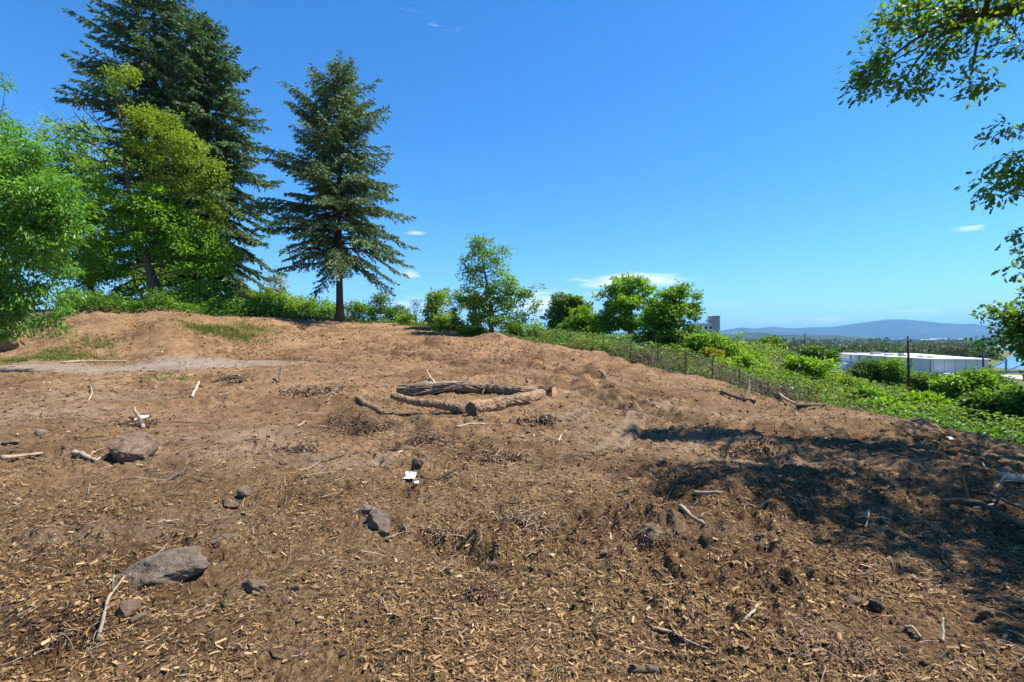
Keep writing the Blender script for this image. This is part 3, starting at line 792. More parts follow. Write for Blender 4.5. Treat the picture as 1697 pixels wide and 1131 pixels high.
leafy('willow_tree', 'long-leaved bright tree hanging over the bank at the left edge', 'tree', b,
      pxells(Y, [(15, 265, 62, 55), (-40, 250, 90, 80), (55, 330, 60, 52), (20, 400, 72, 60), (70, 440, 45, 50), (5, 480, 72, 45), (60, 510, 50, 42), (90, 380, 32, 40), (95, 310, 40, 42), (118, 362, 28, 36), (-60, 380, 100, 100), (-60, 500, 90, 50), (10, 152, 16, 26), (80, 545, 22, 22), (20, 540, 50, 20), (110, 500, 18, 24)]),
      (.20, .070), M_WILLOW, 540, 62, .34, [b, at(-50, 480, Y), at(-40, 380, Y), at(-30, 280, Y)], .22, M_BARK, droop=.6, seed=23)
Y = 36.0; b = gp(150, Y)
leafy('maple_tree', 'shaded green maple filling the gap behind the leaning maple', 'tree', b,
      pxells(Y, [(60, 300, 60, 45), (130, 290, 50, 40), (80, 380, 70, 60), (150, 440, 70, 50), (260, 460, 60, 30), (330, 480, 60, 18), (100, 240, 44, 30), (60, 225, 40, 30), (140, 225, 30, 26), (170, 270, 40, 34)]),
      (.20, .14), M_MAPLE, 290, 46, .55, None, .24, M_BARK, seed=24)
# bushes behind the firs and along the crest
for k, (px, Y, lst, lf, mt, ncl, per, lab) in enumerate([
    (420, 41, [(405, 492, 34, 20), (440, 500, 36, 24), (425, 515, 36, 14)], (.17, .12), M_LIME, 90, 44, 'lime green bush beneath the pointed fir'),
    (470, 43, [(475, 503, 30, 22), (500, 512, 32, 18)], (.17, .12), M_LIME, 80, 44, 'bright green bush midway between the pointed fir and the lone fir trunk'),
    (535, 42, [(530, 512, 30, 18), (550, 520, 24, 14)], (.16, .12), M_MAPLE, 64, 44, 'green bush right behind the foot of the lone fir'),
    (600, 41, [(595, 516, 28, 18), (622, 520, 24, 16)], (.16, .11), M_ASH, 64, 44, 'dense green bush just to the right of the lone fir trunk'),
    (648, 40, [(640, 514, 24, 22), (660, 522, 20, 14), (630, 495, 18, 16)], (.16, .11), M_DARK, 60, 44, 'dark leafy bush below the right branches of the lone fir'),
    (458, 46, [(462, 468, 16, 18), (455, 488, 20, 14)], (.18, .12), M_YEL, 34, 36, 'small yellowing shrub glimpsed between the two firs')]):
    b = gp(px, Y); e = pxells(Y, lst)
    leafy('bush', lab, 'bush', b, e, lf, mt, ncl, per, .36, None, .05, M_BARK, stems=4, seed=40 + k, shell=.4)

# trees and bushes at the crest, middle of the picture
Y = 31.5; b = gp(815, Y)
leafy('ash_tree', 'young green tree with one long low branch, standing alone at the crest', 'tree', b,
      pxells(Y, [(786, 402, 17, 15), (808, 412, 18, 16), (830, 420, 15, 14), (790, 432, 24, 18), (822, 446, 26, 20), (780, 458, 20, 16), (800, 478, 36, 22), (840, 474, 22, 18), (818, 505, 40, 20), (775, 492, 16, 14), (848, 500, 16, 16),
                 (858, 482, 12, 9), (872, 490, 12, 8), (890, 484, 12, 9), (884, 505, 13, 10), (868, 520, 16, 12), (886, 530, 10, 7), (838, 532, 32, 14), (800, 530, 26, 12), (770, 447, 9, 7)]),
      (.16, .10), M_ASH, 260, 34, .32, [b, at(815, 520, Y), at(808, 470, Y), at(800, 425, Y)], .16, M_BARK, seed=31)
for k, (px, Y, lst, lf, mt, ncl, per, st, nm, cat, lab) in enumerate([
    (722, 33, [(720, 500, 16, 9), (718, 515, 18, 12), (726, 530, 20, 10), (722, 490, 10, 6)], (.15, .09), M_LIME, 46, 40, 3, 'bush', 'bush', 'rounded yellow-green bush near the bare shrub on the crest'),
    (752, 34, [(740, 484, 8, 7), (748, 498, 9, 8), (762, 490, 12, 8), (770, 505, 12, 10), (750, 520, 14, 10)], (.15, .08), M_MAPLEY, 34, 26, 4, 'sapling', 'sapling', 'thin airy saplings left of the young tree on the crest'),
    (690, 35, [(688, 500, 9, 7), (694, 506, 8, 6)], (.10, .05), M_RUST, 14, 7, 5, 'bare_shrub', 'shrub', 'nearly bare pale shrub against the sky'),
    (700, 35, [(700, 540, 16, 7), (672, 530, 16, 8)], (.14, .10), M_LIME, 34, 34, 3, 'bush', 'bush', 'low bright bush at the foot of the bare shrub'),
    (760, 33, [(752, 540, 20, 10), (780, 546, 18, 10)], (.15, .10), M_DARK, 54, 36, 4, 'bush', 'bush', 'low dark bush left of the young tree trunk'),
    (800, 32, [(795, 552, 16, 8), (778, 553, 12, 6)], (.14, .10), M_ASH, 38, 36, 3, 'bush', 'bush', 'small leafy bush at the foot of the young tree'),
    (786, 33, [(786, 505, 7, 18), (785, 530, 8, 14)], (.12, .09), M_DARK, 36, 34, 1, 'ivy_clad_stump', 'stump', 'narrow ivy-covered dead stem left of the young tree trunk'),
    (870, 36, [(855, 545, 20, 9), (885, 548, 20, 8)], (.15, .10), M_ASH, 44, 34, 4, 'bush', 'bush', 'low green bush under the long branch of the young tree'),
    (915, 42, [(905, 556, 18, 7), (925, 558, 16, 6)], (.15, .10), M_RUST, 30, 28, 4, 'bush', 'bush', 'brownish low bush in front of the round dark tree'),
    (935, 64, [(940, 505, 28, 17), (925, 522, 22, 18), (955, 512, 22, 22), (940, 540, 34, 20), (922, 548, 14, 12)], (.30, .22), M_DARK, 150, 40, 1, 'maple_tree', 'tree', 'round dark green tree beyond the fence'),
    (965, 50, [(962, 522, 22, 12), (950, 540, 22, 16), (980, 538, 24, 18), (965, 555, 32, 10)], (.20, .14), M_LIME, 110, 42, 3, 'bush', 'bush', 'tall bright green bush in front of the round dark tree'),
    (1048, 47, [(1042, 466, 28, 11), (1015, 482, 24, 10), (1060, 482, 26, 14), (1040, 500, 40, 14), (1000, 496, 14, 12), (1075, 505, 22, 16), (1020, 520, 34, 14), (1050, 535, 36, 14), (1000, 540, 22, 18)], (.24, .13), M_MAPLE, 210, 44, 5, 'sumac_tree', 'tree', 'spreading flat-topped tree with several stems above the fence'),
    (1108, 34, [(1130, 482, 16, 12), (1150, 495, 13, 12), (1105, 492, 22, 16), (1120, 515, 34, 18), (1150, 520, 14, 14), (1090, 525, 28, 20), (1110, 550, 40, 20), (1085, 565, 32, 20), (1120, 580, 38, 20), (1150, 560, 20, 20), (1095, 592, 30, 14), (1135, 595, 26, 12)], (.16, .11), M_ASH, 350, 44, 3, 'ash_tree', 'tree', 'dense green tree reaching down to the sagging fence'),
    (1172, 31, [(1156, 566, 18, 13), (1188, 570, 24, 16), (1165, 588, 30, 16), (1204, 588, 22, 18), (1222, 560, 10, 6), (1210, 575, 12, 8)], (.15, .10), M_LIME, 130, 42, 4, 'bush', 'bush', 'yellow-green bush right of the dense tree'),
    (1182, 29.5, [(1182, 590, 13, 9), (1170, 600, 9, 7)], (.13, .10), M_YEL, 26, 38, 3, 'bush', 'bush', 'bush patch with bright yellow leaves'),
    (1200, 28, [(1190, 608, 24, 12), (1228, 602, 20, 12), (1158, 608, 20, 11), (1255, 610, 16, 9)], (.14, .10), M_LIME, 100, 38, 4, 'bush', 'bush', 'low yellow-green bush behind the sagging fence end'),
    (1066, 23.5, [(1066, 600, 14, 12), (1056, 612, 12, 9)], (.10, .06), M_RUST, 56, 38, 5, 'dead_bush', 'bush', 'dead rust-brown bush against the fence'),
    (1332, 25, [(1322, 604, 16, 9), (1340, 612, 20, 10), (1312, 620, 16, 10), (1360, 606, 16, 6), (1330, 630, 24, 9), (1370, 612, 10, 6)], (.16, .10), M_LIME, 80, 34, 1, 'sapling', 'sapling', 'lime green sapling with a dark stem on the slope'),
    (1362, 42, [(1350, 584, 16, 8), (1372, 592, 14, 9)], (.18, .13), M_DARK, 60, 40, 4, 'bush', 'bush', 'dark bush on the brow of the slope left of the warehouse'),
    (1280, 110, [(1278, 571, 14, 8), (1270, 577, 10, 6), (1288, 577, 10, 6)], (.55, .40), M_DARK, 80, 34, 1, 'oak_tree', 'tree', 'small round dark tree in front of the blue hills'),
    (1440, 62, [(1440, 612, 22, 18), (1425, 624, 18, 17), (1460, 614, 22, 19), (1445, 638, 34, 15)], (.24, .12), M_DARK, 190, 44, 5, 'bush', 'bush', 'big dark bush in front of the warehouse, left of the near pole'),
    (1480, 60, [(1478, 612, 20, 17), (1492, 624, 18, 16), (1475, 645, 26, 12), (1520, 628, 14, 12)], (.24, .12), M_ASH, 150, 44, 5, 'bush', 'bush', 'big mid green bush touching the near pole'),
    (1545, 50, [(1530, 634, 18, 14), (1556, 638, 20, 13), (1540, 652, 28, 11)], (.22, .12), M_DARK, 150, 40, 5, 'bush', 'bush', 'grey-green bush to the right of the near pole'),
    (1530, 17.5, [(1508, 672, 20, 9), (1535, 668, 18, 9), (1548, 680, 22, 9), (1520, 684, 24, 7)], (.14, .09), M_LIME, 130, 40, 5, 'bush', 'bush', 'bright lime bush at the edge of the dirt below the near pole'),
    (1540, 16.4, [(1538, 688, 12, 7)], (.10, .07), M_DARK, 30, 44, 3, 'bush', 'bush', 'small dark round bush in front of the bright lime bush'),
    (1605, 19, [(1582, 640, 20, 12), (1612, 634, 20, 12), (1600, 655, 30, 14), (1632, 650, 18, 12), (1595, 672, 34, 10)], (.14, .09), M_ASH, 200, 40, 5, 'bush', 'bush', 'broad green bush below the far pole'),
    (1655, 15, [(1640, 672, 26, 12), (1668, 680, 26, 14), (1690, 668, 22, 14), (1655, 690, 32, 8)], (.13, .10), M_DARK, 170, 40, 5, 'bush', 'bush', 'dark large-leaved bush at the right edge under the hanging branches'),
    (1262, 24, [(1258, 624, 16, 8), (1275, 630, 16, 7)], (.13, .09), M_LIME, 50, 36, 4, 'bush', 'bush', 'low lime shrub on the slope behind the brush heap'),
    (1400, 30, [(1392, 632, 16, 8), (1408, 640, 18, 8)], (.15, .09), M_MAPLEY, 60, 34, 5, 'bush', 'bush', 'round olive shrub halfway down the slope'),
    (1432, 20, [(1430, 656, 16, 8), (1442, 664, 14, 6)], (.12, .07), M_ASH, 46, 34, 5, 'bush', 'bush', 'small bright shrub on the grassy slope left of the near pole'),
    (1292, 40, [(1280, 594, 20, 6), (1305, 600, 18, 6)], (.14, .06), M_RUST, 44, 30, 6, 'bush', 'bush', 'brownish thicket on top of the hump'),
    (1244, 33, [(1240, 590, 13, 9), (1252, 600, 14, 8)], (.15, .10), M_ASH, 50, 36, 4, 'bush', 'bush', 'dark shrub between the yellow-green bush and the hump'),
    (1470, 15.5, [(1462, 676, 14, 6), (1480, 682, 14, 5)], (.10, .07), M_ASH, 40, 34, 4, 'bush', 'bush', 'low shrub at the dirt edge left of the bright lime bush'),
    (1640, 24, [(1630, 628, 16, 10), (1650, 638, 18, 10)], (.15, .06), M_DARK, 60, 34, 4, 'bush', 'bush', 'dusky thin-leaved bush in front of the river')]):
    b = gp(px, Y); e = pxells(Y, lst)
    leafy(nm, lab, cat, b, e, (lf[0] * 1.15, lf[1] * 1.15), mt, int(ncl * 1.2), int(per * 1.1), .30 * max(1, Y / 40), None, .03 + .012 * math.sqrt(ncl) * (1 if st < 3 else .8), M_BARK, stems=st, seed=60 + k, shell=.45)

# the maple whose foliage hangs in from the right edge
Y = 14.0; b = gp(1800, Y)
leafy('maple_tree', 'mid-height leafy tree leaning in at the right edge above the river', 'tree', b,
      pxells(Y, [(1672, 520, 30, 14), (1650, 540, 16, 12), (1690, 545, 28, 18), (1668, 568, 22, 14), (1705, 578, 18, 14), (1740, 540, 50, 45), (1780, 480, 60, 50), (1760, 600, 50, 40), (1640, 565, 8, 10)]),
      (.13, .10), M_OAK, 210, 44, .26, [b, at(1790, 600, Y), at(1770, 520, Y)], .12, M_BARK, seed=91)

# the big oak at the right, mostly out of the frame; its crown shades the dirt
OB = np.array((13.6, 7.6, gz(13.6, 7.6)))
KO = 1.05
def oe(px, py, Y, rx, rz): return (at(px, py, Y * KO), (rx * KO, rz * KO))
oells = [oe(1430, 146, 9.0, .16, .12), oe(1462, 110, 9.0, .42, .36), oe(1500, 60, 9.0, .55, .45), oe(1490, 20, 9.0, .42, .32), oe(1482, 158, 8.8, .22, .16), oe(1512, 138, 8.8, .42, .26), oe(1560, 110, 8.8, .55, .32), oe(1600, 60, 8.8, .6, .40), oe(1602, 146, 8.6, .28, .13),
         oe(1550, 20, 9.0, .7, .4), oe(1600, -20, 9.0, .9, .5), oe(1660, 20, 8.8, .5, .28), oe(1690, 70, 8.6, .22, .15), oe(1672, 215, 8.4, .20, .06), oe(1700, 215, 8.4, .3, .10),
         oe(1655, 285, 8.3, .26, .22), oe(1682, 292, 8.3, .26, .26), oe(1632, 312, 8.3, .18, .09), oe(1655, 322, 8.3, .10, .10), oe(1720, 270, 8.4, .4, .4), oe(1702, 395, 8.2, .10, .08), oe(1692, 455, 8.1, .12, .13), oe(1725, 430, 8.2, .3, .5)]
for (cx, cy, cz, rx, rz) in [(7.6, 8.8, 8.2, 1.3, .9), (8.8, 8.6, 9.2, 1.5, 1.0), (10.5, 8.0, 9.8, 1.8, 1.2), (12.8, 8.8, 10.2, 2.4, 1.3), (10.2, 6.6, 8.0, 1.5, 1.1), (11.2, 11.0, 8.6, 1.6, 1.1), (12.6, 6.4, 7.0, 1.6, 1.2), (9.4, 9.8, 8.4, 1.2, .8),
                             (13.0, 12.0, 7.0, 2.0, 1.4), (15.5, 8.4, 8.6, 2.4, 1.8), (10.8, 9.6, 6.6, .9, .6), (14.5, 5.4, 6.0, 1.8, 1.4), (11.8, 8.8, 5.2, 1.2, .7), (11.0, 4.7, 6.8, 1.0, .6), (9.9, 5.6, 7.4, 1.0, .7), (12.8, 3.6, 6.4, 1.2, .8)]:
    oells.append((np.array((cx + .1, cy - 1.9, cz)), (rx * .92, rz)))
oells += [(np.array(p), r) for p, r in (((7.9, 4.3, 6.5), (1.0, .4)), ((8.7, 3.6, 6.3), (.9, .4)), ((8.4, 5.2, 7.2), (1.1, .5)), ((9.3, 3.0, 6.6), (1.0, .5)), ((7.3, 3.5, 6.2), (.45, .3)), ((9.4, 5.0, 7.4), (1.0, .5)), ((7.0, 3.4, 6.6), (.5, .25)))]
leafy('oak_tree', 'large oak whose leafy branches hang into the upper right corner', 'tree', OB, oells, (.125, .075), M_OAK, 880, 29, .24,
      [OB, OB + (-.3, 0, 2.2), OB + (-1.0, .1, 4.2), at(1860, 10, 9.0), at(1740, 12, 9.3), at(1640, 38, 9.4)], .36, M_BARK, oak=True, seed=95, flat=.6, wexp=.5, pen=0.3, anchors=[at(1800, 225, 9.0), at(1790, 300, 8.8), at(1780, 440, 8.7), np.array((10.5, 5.0, 6.2)), np.array((9.0, 3.8, 6.0)), np.array((10.8, 8.0, 8.0))])
# ---------------------------------------------------------------- buildings, poles and pylons in the valley
M_WHITE = mat_plain('white_panel', (.62, .58, .55), (.68, .64, .61), .3, .6)
M_ROOFW = mat_plain('white_roof', (.74, .74, .73), (.82, .82, .81), .2, .6)
M_GREYM = mat_plain('grey_metal', (.22, .23, .24), (.34, .35, .36), 1, .5, 0, None, None, .3)
M_CONC = mat_plain('concrete', (.28, .26, .24), (.38, .36, .33), .6, .85)
M_GLASS = mat_plain('dark_glass', (.03, .04, .05), (.05, .06, .08), 1, .15)
M_POLE = mat_plain('weathered_pole', (.045, .035, .028), (.10, .08, .065), 3, .9, .4, 10, (8, 8, .6))
M_STEEL = mat_plain('galvanised_steel', (.20, .21, .22), (.30, .31, .32), 4, .5, 0, None, None, .6)
M_RUSTY = mat_plain('rusty_wire', (.12, .09, .07), (.24, .21, .18), 8, .7, 0, None, None, .3)
M_BLUE = mat_plain('blue_steel', (.03, .12, .22), (.05, .17, .30), 2, .5)

WA, WB, WC = np.array((235., 378.)), np.array((209., 255.)), np.array((232., 249.5))
WD = WA + (WC - WB) * 2.2
ZB, ZR = -17.6, -7.1
wroot = empty('warehouse', (*WB, ZB), 'long low white warehouse beyond the slope', 'warehouse')
mb = MB((*WB, ZB)); mb.prism([tuple(p) for p in (WA, WB, WC, WD)][::-1], ZB, ZR - .4); mb.build('core', M_WHITE, wroot)
up_ = (WC - WB) / np.linalg.norm(WC - WB); al = (WA - WB) / np.linalg.norm(WA - WB)
outn = np.array((al[1], -al[0])); outn = outn if outn @ (WC - WB) < 0 else -outn
def wall_panels(a, b, n, nrm, gap=.35):
    a, b = np.array(a), np.array(b); d = (b - a) / n; rz = math.atan2(d[1], d[0]); Ls = np.linalg.norm(d)
    me = None
    for k in range(n):
        c = a + d * (k + .5) + nrm * .12
        if me is None:
            m1 = MB(); m1.box((0, 0, 0), (Ls - gap, .3, ZR - .45 - ZB)); o = m1.build('wall_panel', M_WHITE, wroot); me = o.data
        else: o = link('wall_panel', me, None, wroot)
        o.location = np.array((*c, (ZB + ZR - .45) / 2)) - np.array((*WB, ZB)); o.rotation_euler = (0, 0, rz)
wall_panels(WB + al * .5, WA, 14, outn)
wall_panels(WB + up_ * .6, WC, 5, np.array((up_[1], -up_[0])))
mb = MB((*WB, ZB)); ex = [WA + outn * .9 + al, WB + outn * .9 - al * .9, WC - al * .9 + up_, WD + up_ + al]
mb.prism([tuple(p) for p in ex][::-1], ZR - .4, ZR); mb.build('roof', M_ROOFW, wroot)
for t, w in ((.14, .5), (.36, .5), (.62, .6), (.72, .6)):
    p = WB + (WA - WB) * t + outn * .5; mb = MB((*WB, ZB)); mb.box((*p, (ZB + ZR) / 2), (w, w, ZR - ZB - .8), 0); mb.build('downpipe', M_GREYM, wroot)
for t, q, sx, hz_ in ((.60, 8, 7, 1.8), (.45, 6, 3, 1.2), (.38, 9, 2.5, 1.6), (.30, 5, 3, 1.0), (.22, 9, 2, .9), (.80, 8, 4, 1.0), (.10, 6, 2.2, .8), (.52, 12, 2, 1.0)):
    p = WB + (WA - WB) * t + up_ * q; mb = MB((*WB, ZB)); mb.box((*p, ZR + hz_ / 2 + .02), (sx, 2.4, hz_), .2); mb.build('roof_vent', M_GREYM if sx < 5 else M_CONC, wroot)
for t in (.18, .27, .33, .44, .50, .56):
    p = WB + (WA - WB) * t + outn * .32; mb = MB((*WB, ZB)); mb.box((*p, ZB + 2.0), (3.4, .12, 4.0), math.atan2(al[1], al[0])); mb.build('dock_door', M_GREYM, wroot)
mb = MB((*WB, ZB)); p = WB + up_ * 4.0 - al * 3; mb.box((*p, ZB + 3.2), (6, 5, .5), math.atan2(up_[1], up_[0])); mb.build('canopy', M_ROOFW, wroot)
mb = MB((*WB, ZB)); p = WB + (WA - WB) * .93 + outn * 7; mb.box((*p, ZB + 3.0), (9, 18, 6.0), .1); mb.build('annex', M_WHITE, wroot)
mb = MB((*WB, ZB)); p = WB + (WA - WB) * .76 + outn * 6; mb.box((*p, ZB + 2.5), (8, 24, 4.2), .1); mb.build('loading_dock', M_ROOFW, wroot)

# the tall concrete block
TY = 300.0; TK = TY / F
tb = at(1170, 566, TY); tb[2] = -17.5
troot = empty('tall_building', tb, 'grey concrete block with a stair tower rising behind the trees', 'building')
mb = MB(tb); zt = EYE + (HZ - 537) * TK; mb.box((tb[0] - 3.0, tb[1], (tb[2] + zt) / 2), (11, 9, zt - tb[2])); mb.build('wall', M_WHITE, troot)
zt2 = EYE + (HZ - 526) * TK; mb = MB(tb); mb.box((tb[0] + 4.3, tb[1] - .5, (tb[2] + zt2) / 2), (3.4, 9.4, zt2 - tb[2])); mb.build('stair_tower', M_CONC, troot)
mb = MB(tb); mb.box((tb[0] + 4.3, tb[1] - .5, zt2 + .22), (3.9, 9.9, .4)); mb.build('parapet', M_CONC, troot)
for r_ in range(7):
    z = zt - 2.2 - 3.3 * r_
    mb = MB(tb); mb.box((tb[0] - 3.0, tb[1] - 4.52, z + 1.1), (11.1, .25, .35)); mb.build('floor_band', M_CONC, troot)
    for c_ in range(4):
        mb = MB(tb); mb.box((tb[0] - 7.0 + 2.65 * c_, tb[1] - 4.49, z - .35), (1.7, .12, 1.5)); mb.build('window', M_GLASS, troot)
mb = MB(tb)
ta = np.linspace(0, math.pi / 2, 8); mb.tube([(tb[0] - 4.2 + 3.6 * math.sin(a), tb[1] - 3, zt + 2.6 * (1 - math.cos(a)) + .1) for a in ta], [.22] * 8, 6)
mb.box((tb[0] + .6, tb[1] - 2.8, zt + 1.4), (4.0, 1.2, .35)); mb.build('roof_duct', M_GREYM, troot)
mb = MB(tb); mb.tube([(tb[0] + .5, tb[1], zt), (tb[0] + .5, tb[1], zt2 + 1.6)], [.16, .08], 6); mb.build('antenna', M_GREYM, troot)

# low sheds on the brow
sb = at(1250, 583, 95); sb[2] = gz(sb[0], sb[1]) if False else EYE + (HZ - 590) * 95 / F
sroot = empty('low_shed', sb, 'long low grey roofed shed on the brow of the slope', 'shed')
mb = MB(sb); mb.prism([(sb[0] - 5, sb[1] - 3), (sb[0] + 4.4, sb[1] - 2), (sb[0] + 4.4, sb[1] + 2), (sb[0] - 5, sb[1] + 2)], sb[2] - 7.5, sb[2] + .5); mb.build('wall', M_CONC, sroot)
mb = MB(sb); mb.prism([(sb[0] - 5.4, sb[1] - 3.4), (sb[0] + 4.8, sb[1] - 2.4), (sb[0] + 4.8, sb[1] + 2.4), (sb[0] - 5.4, sb[1] + 2.4)], sb[2] + .52, sb[2] + .8); mb.build('roof', M_GREYM, sroot)
mb = MB(sb); mb.box((sb[0] - 1.5, sb[1] - .4, sb[2] + .98), (6.5, 3.6, .3), .05); mb.build('upper_roof', M_STEEL, sroot)

def pole(px, Y, ytop, label, cross=None, r=.14, base=None):
    X = (px - 848.5) * Y / F; zb = gz(X, Y) if base is None else base; zt = EYE + (HZ - ytop) * Y / F
    root = empty('utility_pole', (X, Y, zb), label, 'pole', 'utility poles beyond the slope')
    mb = MB((X, Y, zb)); mb.tube([(X, Y, zb - .4), (X + .02, Y, (zb + zt) / 2), (X - .03, Y, zt)], [r, r * .88, r * .72], 10); mb.build('post', M_POLE, root, True)
    if cross:
        for dz, w in cross:
            mb = MB((X, Y, zb)); mb.box((X, Y - r, zt - dz), (w, .12, .14), .3); mb.build('crossarm', M_POLE, root)
            for s in (-.42, .42):
                mb = MB((X, Y, zb)); mb.tube([(X + s * w, Y - r + s * w * .3, zt - dz + .07), (X + s * w, Y - r + s * w * .3, zt - dz + .3)], [.05, .035], 6); mb.build('insulator', M_GREYM, root)
    return root
pole(1505, 50, 558, 'tall dark wooden pole in front of the white warehouse wall', [(.5, .5)], .14)
pole(1334, 92, 553, 'plain pole top showing above the brow, left of the warehouse', None, .16, -8)
pole(1629, 96, 572, 'dark pole beside the hanging leaves at the warehouse end', [(.9, .8)], .2)
pole(1584, 215, 615, 'short far pole with a crossarm in front of the warehouse end wall', [(.9, 3.0)], .22, -17.3)
pole(1541, 230, 597, 'thin far pole at the warehouse corner', [(2.4, .9)], .22, -17.3)
pole(1511, 235, 602, 'thinnest far pole just right of the tall dark pole', None, .2, -17.3)

def pylon(px, Y, ytop, label, w):
    X = (px - 848.5) * Y / F; zb = -17.2; zt = EYE + (HZ - ytop) * Y / F; r = .34
    root = empty('pylon', (X, Y, zb), label, 'pylon', 'lattice pylons by the river')
    def P(a, h): return (X + a * w, Y, zb + (zt - zb) * h)
    mb = MB((X, Y, zb))
    for s in (-1, 1):
        mb.tube([P(s * .16, 0), P(s * .05, .6)], [r, r], 4); mb.tube([P(s * .05, .6), P(s * .36, .96)], [r, r], 4); mb.tube([P(s * .05, .6), P(0, .96)], [r, r], 4); mb.tube([P(s * .16, 0), P(-s * .10, .3)], [r * .7] * 2, 4); mb.tube([P(s * .10, .3), P(-s * .05, .6)], [r * .7] * 2, 4)
    mb.build('tower', M_STEEL, root)
    mb = MB((X, Y, zb)); mb.tube([P(-.62, .955), P(-.36, .97), P(.36, .97), P(.62, .955)], [r] * 4, 4)
    for s in (-.36, -.12, .12, .36): mb.tube([P(s, .97), P(s * .8, 1.03)], [r * .7] * 2, 4)
    mb.build('crossbeam', M_STEEL, root)
pylon(1537, 1080, 563.4, 'leftmost of the three lattice pylons by the river', 26)
pylon(1555, 1000, 562.0, 'middle of the three lattice pylons by the river', 26)
pylon(1601, 1000, 562.0, 'rightmost of the three lattice pylons, above the yellowish trees', 26)

# blue pier at the river edge
qb = np.array((283., 285., -17.5))
qroot = empty('pier', qb, 'blue steel pier frame at the river behind the leaves', 'pier')
for k in range(5):
    mb = MB(qb); x0 = 262 + 13 * k; mb.tube([(x0, 285, -22), (x0, 285, -8.5)], [.45, .45], 6); mb.build('post', M_BLUE, qroot)
mb = MB(qb); mb.box((290, 285, -15.5), (62, 3, .8)); mb.build('deck', M_BLUE, qroot)
for k in range(4):
    mb = MB(qb); x0 = 262 + 13 * k; mb.tube([(x0, 284, -15), (x0 + 13, 284, -9)], [.28, .28], 5); mb.build('brace', M_BLUE, qroot)
mb = MB(); mb.prism([(238, 240), (250, 236), (285, 262), (262, 280)], -17.6, -16.4)
o = mb.build('quay', M_CONC); set_props(o, 'pale concrete quay at the warehouse end', 'quay', kind='structure')

# ---------------------------------------------------------------- far woods: one mass of crowns
def crowns(name, label, C, R, Hh, per, mat, seed, leaf=.5):
    rs = np.random.RandomState(seed); n = len(C)
    ci = np.repeat(np.arange(n), per)
    v = unit(rs.normal(size=(n * per, 3))); v[:, 2] = np.abs(v[:, 2]) * 1.0 - .25
    q = rs.uniform(.55, 1.06, n * per)[:, None]
    lump = 1 + .25 * np.sin(v[:, :1] * 5 + ci[:, None]) * np.cos(v[:, 1:2] * 6 + ci[:, None] * 2)
    P = C[ci] + v * q * lump * np.stack([R[ci], R[ci], Hh[ci] * .62], 1) + np.stack([0 * R[ci], 0 * R[ci], Hh[ci] * .42], 1)
    D = rs.normal(size=P.shape) + v * .6; N = v + rs.normal(size=P.shape) * .5
    s = leaf * R[ci] * rs.uniform(.6, 1.3, len(P))
    V, T = leaf_arr(P, D, N, s, s * .8)
    return set_props(link(name, mesh_np(name, V, T), mat), label, 'woods', kind='stuff')
rs = np.random.RandomState(77)
pts = []
while len(pts) < 620:
    px = rs.uniform(600, 1760); Yq = rs.uniform(390, 1100) ** 1.0
    X = (px - 848.5) * Yq / F
    if river_d(np.array([X]), np.array([Yq]))[0] < 12: continue
    if 195 < X < 330 and 240 < Yq < 430: continue
    pts.append((X, Yq, -17.3))
C = np.array(pts); hgt = rs.uniform(11, 17.5, len(C)) + np.interp(C[:, 1], [390, 1100], [0, 2.5]); hgt *= np.interp(px_of(C[:, 0], C[:, 1]), [600, 1450, 1520, 1700], [1, 1, .88, .9])
M_FAR2 = M_FAR
crowns('woods', 'belt of dark trees across the valley behind the warehouse', C, rs.uniform(5, 9, len(C)), hgt, 60, M_FAR, 5, .5)
pts = []
while len(pts) < 420:
    px = rs.uniform(500, 1760); Yq = rs.uniform(1900, 5200); X = (px - 848.5) * Yq / F
    if river_d(np.array([X]), np.array([Yq]))[0] < 30: continue
    pts.append((X, Yq, -17.5))
C = np.array(pts); crowns('woods', 'far thin line of trees across the river below the hills', C, rs.uniform(25, 60, len(C)), rs.uniform(14, 24, len(C)), 34, M_FAR, 6, .42)
M_FARY = mat_leaf('far_yellow_green_leaves', [(0, (.05, .06, .014)), (.5, (.11, .115, .03)), (1, (.18, .165, .05))], .2, None, .7, .05)
for k, (px, Yq, R_, h_, lab, mt) in enumerate([(1575, 480, 14, 15.5, 'yellowish green dome tree behind the warehouse roof', M_FARY), (1600, 500, 11, 14, 'smaller olive tree just right of the yellowish dome tree', M_FARY), (1548, 430, 10, 11, 'low olive tree left of the yellowish dome tree', M_FAR),
                                           (1632, 420, 10, 12.5, 'dark tree behind the far end of the warehouse', M_FAR)]):
    X = (px - 848.5) * Yq / F; zz = -17.3
    root = empty('valley_tree', (X, Yq, zz), lab, 'tree')
    mb = MB((X, Yq, zz)); mb.tube([(X, Yq, zz - .5), (X, Yq, zz + h_ * .6)], [.6, .3], 6); mb.build('trunk', M_BARK, root)
    o = crowns('crown', '', np.array([(0, 0, 0.)]), np.array([R_]), np.array([h_]), 900, mt, 90 + k, .17); o.parent = root
    del o['category']
